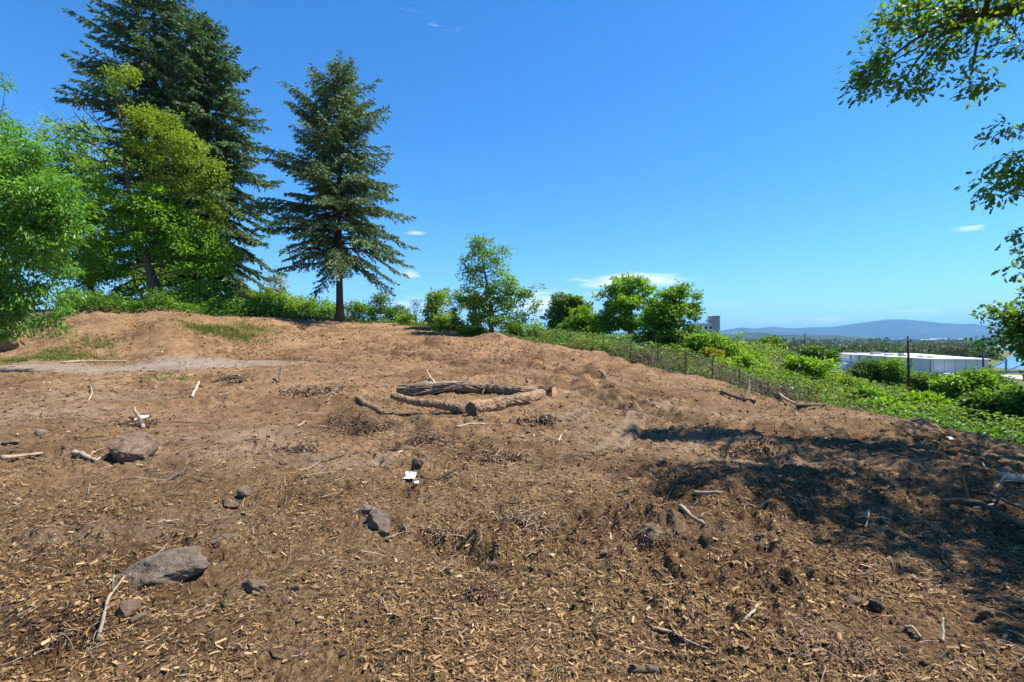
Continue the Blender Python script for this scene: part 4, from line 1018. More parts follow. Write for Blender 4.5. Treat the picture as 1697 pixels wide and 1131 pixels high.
# ---------------------------------------------------------------- ground cover and weeds
def scatter_polar(n, px0, px1, y0f, y1f, rs):
    px = rs.uniform(px0, px1, n); q = rs.rand(n)
    a, b_ = np.interp(px, *y0f), np.interp(px, *y1f)
    Y = np.exp(np.log(a) + q * (np.log(b_) - np.log(a)))
    return (px - 848.5) * Y / F, Y, px
def cover(name, label, X, Y, h, size, mat, rs, asp=.7, up=1.0, out=.4, cat='ground cover'):
    n = len(X); Z = H(X, Y)
    C = np.stack([X, Y, Z + h * rs.uniform(.15, 1.0, n)], 1)
    D = rs.normal(size=(n, 3)) * (1, 1, .35); N = np.array((0, 0, up)) + rs.normal(size=(n, 3)) * out
    s = size * rs.uniform(.6, 1.3, n)
    V, T = leaf_arr(C, D, N, s, s * asp)
    return set_props(link(name, mesh_np(name, V, T), mat), label, cat, kind='stuff')
rs = np.random.RandomState(101)
epx = list(EDGE_PX); eY = list(EDGE_Y)
M_IVY = mat_leaf('ground_cover_leaves', [(0, (.045, .10, .014)), (.5, (.10, .20, .026)), (1, (.19, .29, .05))], .38, None, .5, .5)
M_SLOPE = mat_leaf('slope_weeds', [(0, (.09, .065, .03)), (.25, (.13, .125, .03)), (.42, (.105, .18, .022)), (.75, (.17, .26, .03)), (1, (.30, .29, .045))], .34, None, .6, .35)
# lush low leaves on top of the left bank
X, Y, px = scatter_polar(22000, 95, 470, (epx, [v + .1 for v in eY]), (epx, [v + 9 for v in eY]), rs)
cover('ground_cover', 'bright leafy ground cover along the top of the left bank', X, Y, (.25 + .85 * smooth(-.4, .5, fbm(X, Y, 1.6, 2, 7))) * smooth(0, .8, edge_dist(X, Y) + .3), .17, M_IVY, rs)
X, Y, px = scatter_polar(7000, 430, 900, (epx, [v + .2 for v in eY]), (epx, [v + 8 for v in eY]), rs)
cover('ground_cover', 'patchy weeds along the crest around the lone fir and young tree', X, Y, .08 + .35 * smooth(-.3, .5, fbm(X, Y, 1.6, 2, 8)), .16, M_SLOPE, rs)
# low bright cover at the right edge of the dirt
X, Y, px = scatter_polar(30000, 1360, 1900, (epx, [v - .35 for v in eY]), (epx, [v + 9 for v in eY]), rs)
dd = edge_dist(X, Y); k = rs.rand(len(X)) < smooth(-.6, .5, dd + .8 * fbm(X, Y, .8, 2, 12)); X, Y = X[k], Y[k]
cover('ground_cover', 'low bright green leaves at the right edge of the dirt', X, Y, .06 + .28 * smooth(-.3, .6, fbm(X, Y, .9, 2, 9)), .09, M_IVY, rs)
# the rough slope with mixed weeds
X, Y, px = scatter_polar(66000, 880, 1760, (epx, [v + .4 for v in eY]), ([880, 1000, 1300, 1500, 1760], [70, 70, 62, 80, 60]), rs)
k = rs.rand(len(X)) < .25 + .75 * smooth(-.5, .3, fbm(X, Y, 2.2, 3, 14)); X, Y = X[k], Y[k]
cover('slope_weeds', 'mixed green and brown weeds covering the slope beyond the dirt', X, Y, (.10 + .75 * smooth(-.2, .6, fbm(X, Y, 2.6, 3, 15))) * np.interp(Y, [10, 20, 40], [.5, .9, 1.3]), np.interp(Y, [10, 20, 60], [.10, .16, .34]), M_SLOPE, rs)
X, Y, px = scatter_polar(9000, 900, 1090, (epx, [v + 2.2 for v in eY]), (epx, [v + 14 for v in eY]), rs)
cover('ground_cover', 'bright green brambles just behind the fence', X, Y, .2 + .8 * smooth(-.3, .5, fbm(X, Y, 1.8, 2, 19)), .22, M_IVY, rs)
# dry upright grasses
M_STRAW = mat_leaf('dry_grass', [(0, (.11, .085, .04)), (.5, (.20, .155, .075)), (1, (.32, .26, .14))], .3, (1, 1, .8), .8, .5)
M_GRASS = mat_leaf('green_grass', [(0, (.06, .095, .014)), (.5, (.11, .16, .025)), (1, (.20, .22, .05))], .35, None, .6, .8)
def blades(name, label, X, Y, h, mat, rs, w=.02, lean=.35, cat='grass'):
    n = len(X); Z = H(X, Y); hh = h * rs.uniform(.5, 1.2, n)
    a = rs.uniform(0, 2 * math.pi, n); S_ = np.stack([np.cos(a), np.sin(a), 0 * a], 1) * (w * rs.uniform(.6, 1.3, n))[:, None]
    B = np.stack([X, Y, Z - .02], 1); Ln = np.stack([rs.normal(size=n) * lean, rs.normal(size=n) * lean, np.ones(n)], 1) * hh[:, None]
    V = np.stack([B - S_, B + S_, B + Ln], 1).reshape(-1, 3)
    return set_props(link(name, mesh_np(name, V, np.arange(len(V)).reshape(-1, 3)), mat), label, cat, kind='stuff')
X, Y, px = scatter_polar(15000, 830, 1500, (epx, [v - .1 for v in eY]), (epx, [v + 22 for v in eY]), rs)
k = fbm(X, Y, 2.5, 3, 33) > -.05; blades('dry_grass', 'dry straw-coloured grasses among the slope weeds', X[k], Y[k], np.interp(Y[k], [12, 20, 40], [.18, .34, .6]), M_STRAW, rs, .022)
GX_, GY_ = [], []
for (px_, Yc, rx, ry, n) in [(380, 27.4, 1.6, .7, 1600), (330, 27.0, 1.0, .5, 600), (420, 29.0, 1.2, .8, 600), (60, 22.7, 2.4, .35, 1300), (120, 23.6, 1.6, .6, 900), (160, 25.2, 1.2, .6, 500), (250, 17.2, 1.3, .4, 420), (280, 16.4, .6, .3, 260), (390, 17.6, .8, .3, 140),
                        (740, 33.2, 1.6, 1.2, 900), (690, 34.5, 1.2, .8, 400), (850, 31.5, 1.6, .9, 900), (930, 29.2, 1.8, 1.0, 1000), (1240, 17.2, 1.0, .4, 300), (1420, 14.0, 1.6, .6, 700), (1560, 9.3, .16, .1, 30), (1340, 12.5, 1.5, .5, 120), (1590, 8.1, .3, .2, 40), (1250, 16.2, 1.4, .4, 200)]:
    GX_.append(rs.normal(size=n) * rx * .6 + (px_ - 848.5) * Yc / F); GY_.append(rs.normal(size=n) * ry * .6 + Yc)
X, Y = np.concatenate(GX_), np.concatenate(GY_)
blades('grass', 'scattered tufts of short green grass on the banks', X, Y, np.interp(Y, [8, 18, 30], [.07, .12, .26]), M_GRASS, rs, .016, .6)
# reddish leaf litter on the bank
X, Y, px = scatter_polar(6500, 60, 900, ([60, 400, 900], [23.0, 23.6, 20]), ([60, 400, 600, 900], [26.5, 29, 34, 30]), rs)
k = fbm(X, Y, 1.5, 3, 133) > -.1
cover('leaf_litter', 'reddish brown dry leaves lying on the bank', X[k], Y[k], .05, .10, M_RUST, rs, .5, 1.0, .9, 'leaf litter')

# ---------------------------------------------------------------- chips, clods and twigs strewn on the dirt
def grad_n(X, Y, e=.02):
    z = H(X, Y); return z, np.stack([-(H(X + e, Y) - z) / e, -(H(X, Y + e) - z) / e, np.ones(len(X))], 1)
M_CHIP = mat_islands('wood_chips', [(0, (.05, .026, .011)), (.4, (.135, .076, .032)), (.75, (.245, .148, .063)), (.93, (.335, .215, .10)), (1, (.46, .325, .17))])
M_CLOD = mat_islands('soil_clods', [(0, (.032, .018, .010)), (.55, (.10, .056, .03)), (.85, (.20, .12, .066)), (1, (.36, .25, .16))])
def chips(n, y0, y1, Lr, seed, thr):
    rs = np.random.RandomState(seed)
    px = rs.uniform(-180, 1880, n); Y = np.exp(rs.uniform(math.log(y0), math.log(y1), n)); X = (px - 848.5) * Y / F
    f = 1.5 * fbm(X, Y, .9, 3, 61) + .8 * fbm(X, Y, .25, 2, 62) - .9 * smooth(4.2, 9.0, Y - .8 * smooth(900, 1400, px)) + .3
    k = (f > thr + rs.normal(size=n) * .35) & (edge_dist(X, Y) < -.1); X, Y = X[k], Y[k]; n = len(X)
    z, N = grad_n(X, Y); N = unit(N + rs.normal(size=(n, 3)) * .28)
    a = rs.uniform(0, 2 * math.pi, n); D = np.stack([np.cos(a), np.sin(a), rs.normal(size=n) * .25], 1); D = unit(D - N * (D * N).sum(1)[:, None] * .8)
    Sd = unit(np.cross(D, N)); Ln = (Lr or (.0036 * Y + .004)) * np.exp(np.clip(rs.normal(size=n), -2, 2.0) * .58); W = Ln * np.where(rs.rand(n) < .35, rs.uniform(.05, .12, n), rs.uniform(.12, .42, n))
    C = np.stack([X, Y, z + .004 + rs.rand(n) * .010], 1)
    t1, t2 = rs.uniform(.5, 1, (n, 1)), rs.uniform(.3, 1, (n, 1)); Ln = Ln[:, None]; W = W[:, None]
    V = np.stack([C - D * Ln * .5 - Sd * W * .5 * t1, C - D * Ln * .5 + Sd * W * .5, C + D * Ln * .5 + Sd * W * .5 * t2 + N * Ln * .05, C + D * Ln * .5 - Sd * W * .5], 1).reshape(-1, 3)
    return V, np.arange(len(V)).reshape(-1, 4)
V1, Q1 = chips(200000, 2.2, 7.5, .0185, 1, -.05)
V2, Q2 = chips(52000, 5.5, 30, None, 2, -.75)
set_props(link('wood_chips', mesh_np('wood_chips', np.concatenate([V1, V2]), np.concatenate([Q1, Q2 + len(V1)])), M_CHIP), 'yellow-brown wood chips strewn over the near ground', 'wood chips', kind='stuff')
# clods: small rough lumps of earth
ICO = []
import bmesh
ICO_V = np.array([(1, 0, 0), (-1, 0, 0), (0, 1, 0), (0, -1, 0), (0, 0, 1), (0, 0, -1.)]); ICO_T = np.array([(0, 2, 4), (2, 1, 4), (1, 3, 4), (3, 0, 4), (2, 0, 5), (1, 2, 5), (3, 1, 5), (0, 3, 5)])
rs = np.random.RandomState(17)
n = 26000
px = rs.uniform(-150, 1850, n); Y = np.exp(rs.uniform(math.log(2.3), math.log(30), n)); X = (px - 848.5) * Y / F
k = (edge_dist(X, Y) < -.2) & (fbm(X, Y, 1.4, 3, 55) > -.25 + .4 * rs.normal(size=n)) & (track_mask(X, Y) < .4); X, Y = X[k], Y[k]; n = len(X)
R_ = .0085 * np.exp(np.clip(rs.normal(size=n), -2, 1.7) * .5) * np.interp(Y, [2, 8, 30], [.85, 1.8, 3.8])
Vc = ICO_V[None] * rs.uniform(.4, 1.45, (n, len(ICO_V), 1)) * (R_[:, None, None] * rs.uniform(.7, 1.3, (n, 1, 3))); Vc[..., 2] *= .75
Vc += np.stack([X, Y, H(X, Y) + R_ * .25], 1)[:, None]
Tc = (ICO_T[None] + (np.arange(n) * len(ICO_V))[:, None, None]).reshape(-1, 3)
set_props(link('soil_clods', mesh_np('soil_clods', Vc.reshape(-1, 3), Tc, False), M_CLOD), 'crumbly dark clods of earth over the cleared lot', 'soil', kind='stuff')
# thin twigs and root fibres
paths = []
n = 7600
px = rs.uniform(-150, 1850, n); Y = np.exp(math.log(2.3) + (math.log(34) - math.log(2.3)) * rs.rand(n) ** .72); X = (px - 848.5) * Y / F
k = (edge_dist(X, Y) < .2) & (track_mask(X, Y) < .3) & (fbm(X, Y, 2.0, 3, 255) > -.35); X, Y = X[k], Y[k]
for x_, y_ in zip(X, Y):
    s = np.interp(y_, [2, 8, 30], [.055, .15, .36]) * math.exp(rs.normal() * .45); a = rs.uniform(0, 2 * math.pi); m = 3
    t = np.linspace(-.5, .5, m); bend = rs.normal() * .3
    xs = x_ + s * (t * math.cos(a) - bend * t * t * math.sin(a)); ys = y_ + s * (t * math.sin(a) + bend * t * t * math.cos(a))
    paths.append([xs, ys, s])
XS = np.array([p[0] for p in paths]); YS = np.array([p[1] for p in paths]); SS = np.array([p[2] for p in paths])
ZS = H(XS, YS) + .01 + np.abs(rs.normal(size=XS.shape)) * SS[:, None] * .10
V, Q = tube_arr([(np.stack([a_, b_, c_], 1), np.linspace(1, .5, 3) * np.clip(s_ * .022, .0025, .012)) for a_, b_, c_, s_ in zip(XS, YS, ZS, SS)], 3)
set_props(link('twigs', mesh_np('twigs', V, Q), M_TWIG), 'thin dry twigs and root fibres littering the dirt', 'twigs', kind='stuff')

# ---------------------------------------------------------------- rocks
def mat_rock(name, c1, c2, c3):
    m, nt, nd, ln, bs = new_mat(name)
    tc = nd.new('ShaderNodeTexCoord'); P = tc.outputs['Object']
    n = noise_node(nd, ln, 9, 9, .75, P, .6); r = ramp(nd, [(.3, c1), (.5, c2), (.72, c3)]); ln.new(n.outputs[0], r.inputs[0])
    g = nd.new('ShaderNodeNewGeometry'); sp = nd.new('ShaderNodeSeparateXYZ'); ln.new(g.outputs['Normal'], sp.inputs[0])
    ln.new(r.outputs[0], bs.inputs['Base Color']); bs.inputs['Roughness'].default_value = .9; bs.inputs['Specular IOR Level'].default_value = .2
    n2 = noise_node(nd, ln, 26, 8, .75, P); b = nd.new('ShaderNodeBump'); b.inputs['Strength'].default_value = 1.0; b.inputs['Distance'].default_value = .05
    ln.new(n2.outputs[0], b.inputs['Height']); ln.new(b.outputs[0], bs.inputs['Normal'])
    return m
M_ROCKG = mat_rock('grey_basalt', (.080, .055, .036), (.21, .158, .112), (.35, .275, .20))
M_ROCKB = mat_rock('earthy_rock', (.088, .058, .037), (.21, .142, .092), (.34, .245, .165))
M_ROCKD = mat_rock('dark_rock', (.05, .038, .03), (.11, .085, .066), (.19, .15, .12))
def rock(px, py, w, label, mat, seed, asp=(1, .7, .6), rz=0.0, sink=.25, planes=14, sub=4, tilt=0.0):
    g = ground_at(px, py); rs = np.random.RandomState(seed); s = w * g[1] / F / 2
    bm = bmesh.new(); bmesh.ops.create_icosphere(bm, subdivisions=sub, radius=1); V = np.array([v.co[:] for v in bm.verts]); T = np.array([[v.index for v in f.verts] for f in bm.faces]); bm.free()
    N = unit(rs.normal(size=(planes, 3))); d = rs.uniform(.62, 1.0, planes)
    q = V @ N.T; r = np.where(q > .05, d[None] / np.maximum(q, .05), 9).min(1); r = np.minimum(r, 1.15)
    V = V * r[:, None]
    nz_ = fbm(V[:, 0] * 1.0 + V[:, 2] * .7, V[:, 1] + V[:, 2] * .45, .5, 4, seed); nf_ = fbm(V[:, 0] * 1.0 - V[:, 2] * .6, V[:, 1] - V[:, 2] * .8, .16, 3, seed + 5); V = V * (1 + .10 * nz_[:, None] + .035 * nf_[:, None])
    V = V * np.array(asp) * s
    ct, st = math.cos(tilt), math.sin(tilt); V = np.stack([V[:, 0] * ct - V[:, 2] * st, V[:, 1], V[:, 0] * st + V[:, 2] * ct], 1)
    c, sn = math.cos(rz), math.sin(rz); V = np.stack([V[:, 0] * c - V[:, 1] * sn, V[:, 0] * sn + V[:, 1] * c, V[:, 2]], 1)
    z0 = V[:, 2].min(); hgt = V[:, 2].max() - z0
    V[:, 2] += -z0 - hgt * sink
    o = link('rock', mesh_np('rock', V, T, False), mat, None, tuple(g)); return set_props(o, label, 'rock', 'rocks lying on the cleared ground')
rock(278, 962, 128, 'large flat angular grey slab of rock in the near left', M_ROCKG, 3, (1, .62, .44), .55, .30, 11, 5, .10)
rock(225, 764, 78, 'rounded brown boulder with a thin stick leaning on it', M_ROCKB, 8, (1, .8, .66), .1, .2, 12, 5)
rock(626, 876, 40, 'small round grey rock near the centre', M_ROCKG, 12, (1, .8, .95), .3, .22, 13)
rock(606, 848, 34, 'pale half-buried stone behind the small round grey rock', M_ROCKG, 15, (1, .7, .55), .2, .5, 12)
rock(638, 890, 26, 'little tan stone touching the small round grey rock', M_ROCKB, 16, (.9, .7, .7), .7, .2, 10, 3)
rock(404, 822, 20, 'small blocky stone left of centre', M_ROCKG, 21, (1, .8, .9), .3, .2, 9, 3)
rock(381, 838, 32, 'flat stone beside the small blocky stone', M_ROCKB, 22, (1, .7, .5), .2, .3, 9, 3)
rock(420, 982, 44, 'brown wedge of stone right of the large slab', M_ROCKB, 25, (1, .5, .45), -.25, .25, 9, 3)
rock(212, 1020, 36, 'knobbly tan stone below the large slab', M_ROCKB, 28, (1, .8, .8), .3, .2, 14, 3)
rock(692, 776, 19, 'dark round clod-like rock above the white paper', M_ROCKD, 33, (1, .8, 1.0), .2, .2, 14, 3)
rock(372, 890, 44, 'pale flat stone sunk in the soil behind the large slab', M_ROCKB, 35, (1, .8, .3), .2, .6, 12)
rock(68, 722, 16, 'small grey stone near the left edge', M_ROCKG, 41, (1, .8, .7), .4, .2, 10, 3)
rock(22, 736, 28, 'low flat stone at the left edge above the pale stick', M_ROCKB, 42, (1, .5, .35), .1, .3, 10, 3)
rock(6, 580, 34, 'big brown boulder at the left edge under the hanging leaves', M_ROCKB, 43, (1.2, .8, .75), .1, .15, 14, 4)
rock(1452, 1012, 24, 'dark oval stone among the chips in the lower right', M_ROCKD, 46, (.7, 1.1, .7), .2, .2, 14, 3)
rock(1410, 1000, 28, 'flat brown stone left of the dark oval stone', M_ROCKB, 47, (1, .6, .45), .1, .3, 12, 3)
rock(1632, 1022, 26, 'brown stone near the lower right corner', M_ROCKB, 48, (1, .8, .7), .1, .25, 12, 3)
rock(812, 945, 26, 'brown lump of stone beside the dark hollow', M_ROCKB, 49, (1, .8, .7), .1, .25, 12, 3)
rock(490, 978, 14, 'tiny grey chip of stone right of the brown wedge', M_ROCKG, 50, (1, .7, .6), .1, .25, 9, 3)
rock(1000, 922, 18, 'small pale stone right of centre', M_ROCKG, 51, (1, .7, .6), .1, .25, 9, 3)

# ---------------------------------------------------------------- logs and sticks
M_LOG = mat_plain('log_bark', (.11, .066, .035), (.40, .265, .155), 9, .95, 1.0, 34, (1, 1, 1))
M_LOGD = mat_plain('dark_log_bark', (.075, .048, .028), (.32, .215, .13), 9, .95, 1.0, 26, (1, 1, 1))
M_CUT = mat_plain('fresh_cut_wood', (.36, .19, .075), (.52, .30, .13), 9, .85, .3, 30)
M_STICK = mat_plain('dry_stick', (.20, .145, .095), (.40, .31, .215), 14, .9, .5, 40)
M_PALE = mat_plain('bleached_wood', (.26, .20, .14), (.46, .38, .28), 12, .85, .4, 40)
M_DSTICK = mat_plain('dark_stick', (.065, .045, .03), (.15, .11, .075), 14, .9, .5, 40)
def resample(pts, rad, n):
    P = np.array(pts, float); t = np.concatenate([[0], np.cumsum(np.linalg.norm(np.diff(P, axis=0), axis=1))]); u = np.linspace(0, t[-1], n)
    return np.stack([np.interp(u, t, P[:, k]) for k in range(3)], 1), np.interp(u, t, rad)
def lp(px, py, r, lift=0.0): g = ground_at(px, py); return g + (0, 0, r * .8 + lift)
def log_mesh(mb, pts, rad, n, sides, rough, seed):
    P, R = resample(pts, rad, n); rs = np.random.RandomState(seed); P = P + np.cumsum(rs.normal(size=P.shape) * .006, 0); R = R * (1 + .06 * rs.normal(size=len(R)))
    mb.tube(P, R, sides, True, rough); return P, R
A = [lp(918, 659, .15), lp(890, 658, .15), lp(858, 656, .15), lp(810, 653, .15), lp(760, 652, .15), lp(720, 654, .15), lp(690, 656, .16), lp(660, 656, .14)]
lroot = empty('forked_log', ground_at(860, 668), 'thick forked log with rough bark and a sawn butt in mid lot', 'log')
o0 = np.array(lroot.location)
mb = MB(o0); PA, RA = log_mesh(mb, A, [.135, .14, .14, .135, .135, .15, .165, .13], 40, 26, .12, 1); mb.build('upper_limb', M_LOGD, lroot, False)
B_ = [PA[3] + (0, -.1, -.02), lp(872, 669, .14), lp(842, 674, .15), lp(812, 682, .15), lp(782, 689, .15)]
mb = MB(o0); PB, RB = log_mesh(mb, B_, [.125, .14, .145, .145, .155], 40, 26, .10, 2); mb.build('lower_limb', M_LOG, lroot, False)
def disc(mb, c, nrm, r, n=14, th=.012):
    nrm = unit(np.array(nrm, float)); mb.tube([c, c + nrm * th], [r, r * .97], n)
mb = MB(o0); disc(mb, PA[0] - (0, 0, 0), PA[0] - PA[1], RA[0] * .93); mb.build('cut_face', M_CUT, lroot)
mb = MB(o0); disc(mb, PB[-1], PB[-1] - PB[-2], RB[-1] * .9); mb.build('broken_face', M_DSTICK, lroot)
# sawn flat under the butt
mb = MB(o0); q = PA[0]; q2 = PA[4]; mb.tube([q + (-.02, -.085, -.07), q2 + (-.0, -.085, -.07)], [.085, .05], 8); mb.build('stripped_wood', M_CUT, lroot)
# matted roots and vines on the left end
rs = np.random.RandomState(9); vp = []
for k in range(90):
    i0 = rs.randint(24, 39); L_ = rs.randint(3, 8); idx = np.arange(i0, min(i0 + L_, 40))
    if len(idx) < 3: continue
    a = rs.uniform(-.4, math.pi + .4); ax = np.stack([np.zeros(len(idx)), np.cos(a + .15 * np.arange(len(idx)) * rs.normal()), np.sin(a + .15 * np.arange(len(idx)) * rs.normal())], 1)
    vp.append((PA[idx] + ax * (RA[idx] * rs.uniform(1.0, 1.12))[:, None], np.full(len(idx), rs.uniform(.008, .022))))
v_, q_ = tube_arr(vp, 5); set_props(link('clinging_vines', mesh_np('clinging_vines', v_ - o0, q_, True), M_STICK, lroot), kind='stuff')
def stub(par, o0, a, b, r, mat, name='broken_stub'):
    mb = MB(o0); mb.tube([a, (np.array(a) + b) / 2 + (.01, 0, .01), b], [r, r * .8, r * .5], 7, True, .1); return mb.build(name, mat, par, True)
stub(lroot, o0, PA[18], PA[18] + (.05, -.05, .34), .03, M_PALE); stub(lroot, o0, PA[20] + (0, -.1, 0), PA[20] + (-.12, -.35, -.25), .03, M_DSTICK)

p0 = ground_at(778, 687); sl = empty('slender_log', p0, 'slender bare log propped against the forked log, pointing left', 'log')
yl = p0[1]
tl = [at(650, 656, yl + .55), at(665, 660, yl + .5), at(700, 667, yl + .4), at(740, 670, yl + .25), at(770, 676, yl + .1)]
mb = MB(p0); PT, RT = log_mesh(mb, tl, [.08, .085, .085, .10, .115], 44, 18, .07, 3); mb.build('trunk', M_LOG, sl, False)
mb = MB(p0); disc(mb, PT[0], PT[0] - PT[1], RT[0] * .92); mb.build('cut_face', M_CUT, sl)
mb = MB(p0); mb.tube([PT[-1] - (.05, 0, 0), PT[-1] + (-.03, -.05, -.10), PT[-1] + (.03, -.06, -.22)], [.13, .10, .05], 9, True, .12); mb.build('broken_end', M_DSTICK, sl, True)
stub(sl, p0, PT[5], PT[5] + (-.08, -.02, -.14), .022, M_PALE)

def stick(label, pts, r, mat, name='stick', cat='stick', lift=0.0, ends=(1, .55), n=14, group=None, side=None):
    """pts: (column, row[, lift]) on the ground; r in metres"""
    P = []
    for p in pts:
        g = ground_at(p[0], p[1]); P.append(g + (0, 0, r * .7 + lift + (p[2] if len(p) > 2 else 0)))
    P = np.array(P); o = P[0].copy(); mb = MB(o); rr = np.linspace(ends[0], ends[1], len(P)) * r
    P2, R2 = resample(P, rr, n); rs = np.random.RandomState(int(abs(pts[0][0] * 7 + pts[0][1]))); P2 = P2 + np.cumsum(rs.normal(size=P2.shape) * r * .22, 0) * np.array((1, 1, .3))
    P2[:, 2] = np.maximum(P2[:, 2], H(P2[:, 0], P2[:, 1]) + r * .35)
    mb.tube(P2, R2 * (1 + .1 * rs.normal(size=n)), 7, True, .08)
    if side:
        for (k, d, r2) in side: mb.tube([P2[k], P2[k] + np.array(d) * .5 + (0, 0, .01), P2[k] + np.array(d)], [R2[k] * r2, R2[k] * r2 * .8, R2[k] * r2 * .4], 6)
    return set_props(mb.build(name, mat, None, True), label, cat, group or 'sticks and branches on the dirt')
stick('straight pale stick lying at the left edge', [(2, 764), (35, 760), (68, 757)], .032, M_STICK)
stick('short thick bark-covered stick left of the boulder', [(124, 756), (140, 761), (158, 768)], .042, M_STICK)
stick('thin pale stick leaning on the rounded brown boulder', [(158, 769), (190, 757, .05), (214, 750, .14)], .012, M_PALE)
stick('short pale broken branch on the lip below the track', [(318, 660), (324, 651, .06), (331, 644, .14)], .042, M_PALE, ends=(1, .8))
stick('splintered wood chunk beside the pale scrap, left', [(238, 712), (230, 702, .06), (222, 690, .16)], .038, M_STICK, ends=(1, .6))
stick('thin curved pale twig on the slope below the track', [(147, 666), (152, 655), (151, 645), (149, 640)], .02, M_PALE)
stick('long pale pole lying along the far side of the track', [(102, 603), (150, 602), (210, 601)], .05, M_PALE, n=20)
stick('forked stick standing in the chips in the lower left', [(160, 1065), (172, 1035, .02), (182, 1005, .05), (206, 985, .10)], .011, M_STICK, side=[(7, (-.01, .03, .10), .9)])
stick('dark short stick lying near the knobbly tan stone', [(215, 1037), (230, 1031), (244, 1025)], .017, M_DSTICK, ends=(1, .9))
stick('dark twig slanting over the soil behind the large slab', [(265, 806), (292, 796, .03), (318, 784, .06)], .016, M_DSTICK)
stick('pale curved stick just in front of the logs', [(756, 710), (780, 705), (806, 706)], .024, M_PALE)
stick('dark log stub lying left of the slender log', [(592, 664), (612, 676), (642, 686)], .09, M_LOGD, 'log_stub', 'log', ends=(.7, 1))
stick('bleached splintered block behind the forked log', [(722, 640), (714, 632, .05), (706, 624, .12)], .04, M_PALE, ends=(1, .7))
stick('pale curved branch with a dark end near the shaded ground', [(1128, 848), (1142, 860, .02), (1152, 868, .02), (1168, 876)], .024, M_STICK, side=[(10, (.06, .02, .06), .8)])
stick('white forked twig in the chips at lower centre right', [(1230, 1036), (1240, 1022), (1252, 1008, .02)], .010, M_PALE, side=[(9, (.02, .03, .01), .8)])
stick('bent dark twig arching from the dirt right of centre', [(1012, 842), (1022, 832, .05), (1032, 838, .06), (1046, 852, .02), (1016, 874)], .013, M_DSTICK, n=20)
stick('thin winding root across the near dirt', [(1080, 1046), (1110, 1053, .01), (1140, 1066, .01), (1178, 1078)], .009, M_STICK, n=20)
stick('round stub of branch at the lower edge', [(1048, 1114), (1066, 1113), (1086, 1114)], .022, M_DSTICK, ends=(1, .95))
stick('grey branch at the sunlit edge of the tree shade', [(1150, 822), (1175, 825), (1196, 826, .02)], .022, M_STICK)
stick('short pale stick lying left of the bent twig', [(925, 735), (932, 728, .03), (940, 722, .06)], .018, M_PALE)
stick('thin bent root loop in the tree shade', [(1420, 862), (1432, 866, .04), (1441, 862, .08), (1436, 882, .02)], .010, M_PALE, n=18)
stick('pale thick log end in the shade at the right edge', [(1660, 800), (1680, 800), (1720, 802)], .055, M_PALE, 'log_stub', 'log')
stick('long dead branch lying in the shade at the right edge', [(1610, 818), (1640, 840, .10), (1660, 850, .10), (1710, 866, .05)], .022, M_DSTICK, side=[(5, (.15, .1, .16), .7), (8, (.2, -.05, .12), .6)])
stick('pale forked dead twig above the long dead branch', [(1638, 838, .04), (1652, 830, .12), (1666, 820, .20)], .014, M_STICK, side=[(7, (.2, .02, .02), .7)])
stick('straight thin stick crossing the dead branch', [(1612, 846), (1650, 846, .05), (1712, 848, .05)], .012, M_STICK)
stick('mossy crooked limb among the shaded dead branches', [(1560, 838), (1590, 850, .08), (1620, 856, .1), (1672, 872, .03), (1690, 878)], .034, M_BARKMOSS, side=[(4, (.05, .1, .22), .6), (8, (.15, .05, .2), .6)])
stick('brown branch end poking from the green cover at right', [(1677, 728), (1690, 731, .04), (1720, 738, .04)], .05, M_STICK, 'branch', 'branch')
stick('small grey stake standing in the bank below the track', [(463, 636), (464, 632, .16), (466, 628, .34)], .035, M_DSTICK, 'stake', 'stake', ends=(1, .7))
stick('white slivered stick near the fence brush', [(992, 617), (1000, 621, .04), (1006, 625)], .035, M_PALE)
stick('stout grey branch leaning out of the fence brush', [(1278, 654), (1290, 662, .1), (1300, 668, .05), (1318, 676)], .06, M_STICK, 'branch', 'branch')
stick('dark forked branch at the end of the fence', [(1234, 668), (1238, 662, .2), (1240, 656, .42)], .05, M_DSTICK, 'branch', 'branch', side=[(8, (-.2, .1, .15), .7), (10, (.2, .1, .12), .6)])
stick('long dark limb lying on the dirt below the fence end', [(1195, 652), (1222, 662), (1250, 668)], .05, M_DSTICK, 'branch', 'branch')
stick('low dark branch lying at the edge of the weeds', [(1318, 678), (1340, 678, .04), (1368, 673)], .05, M_DSTICK, 'branch', 'branch')
stick('short thick stick in the near left beside the tan stone', [(262, 870), (300, 866, .02)], .012, M_STICK)
stick('thin dark sapling stem standing left of the boulder', [(106, 765), (118, 752, .18), (136, 735, .40)], .009, M_DSTICK)
stick('pale sliver on the right of the lower chips', [(1500, 1042), (1515, 1052, .02), (1530, 1064)], .010, M_PALE)
stick('upright splinter near the lower right corner', [(1562, 1066), (1563, 1062, .04), (1563, 1056, .10)], .009, M_PALE)

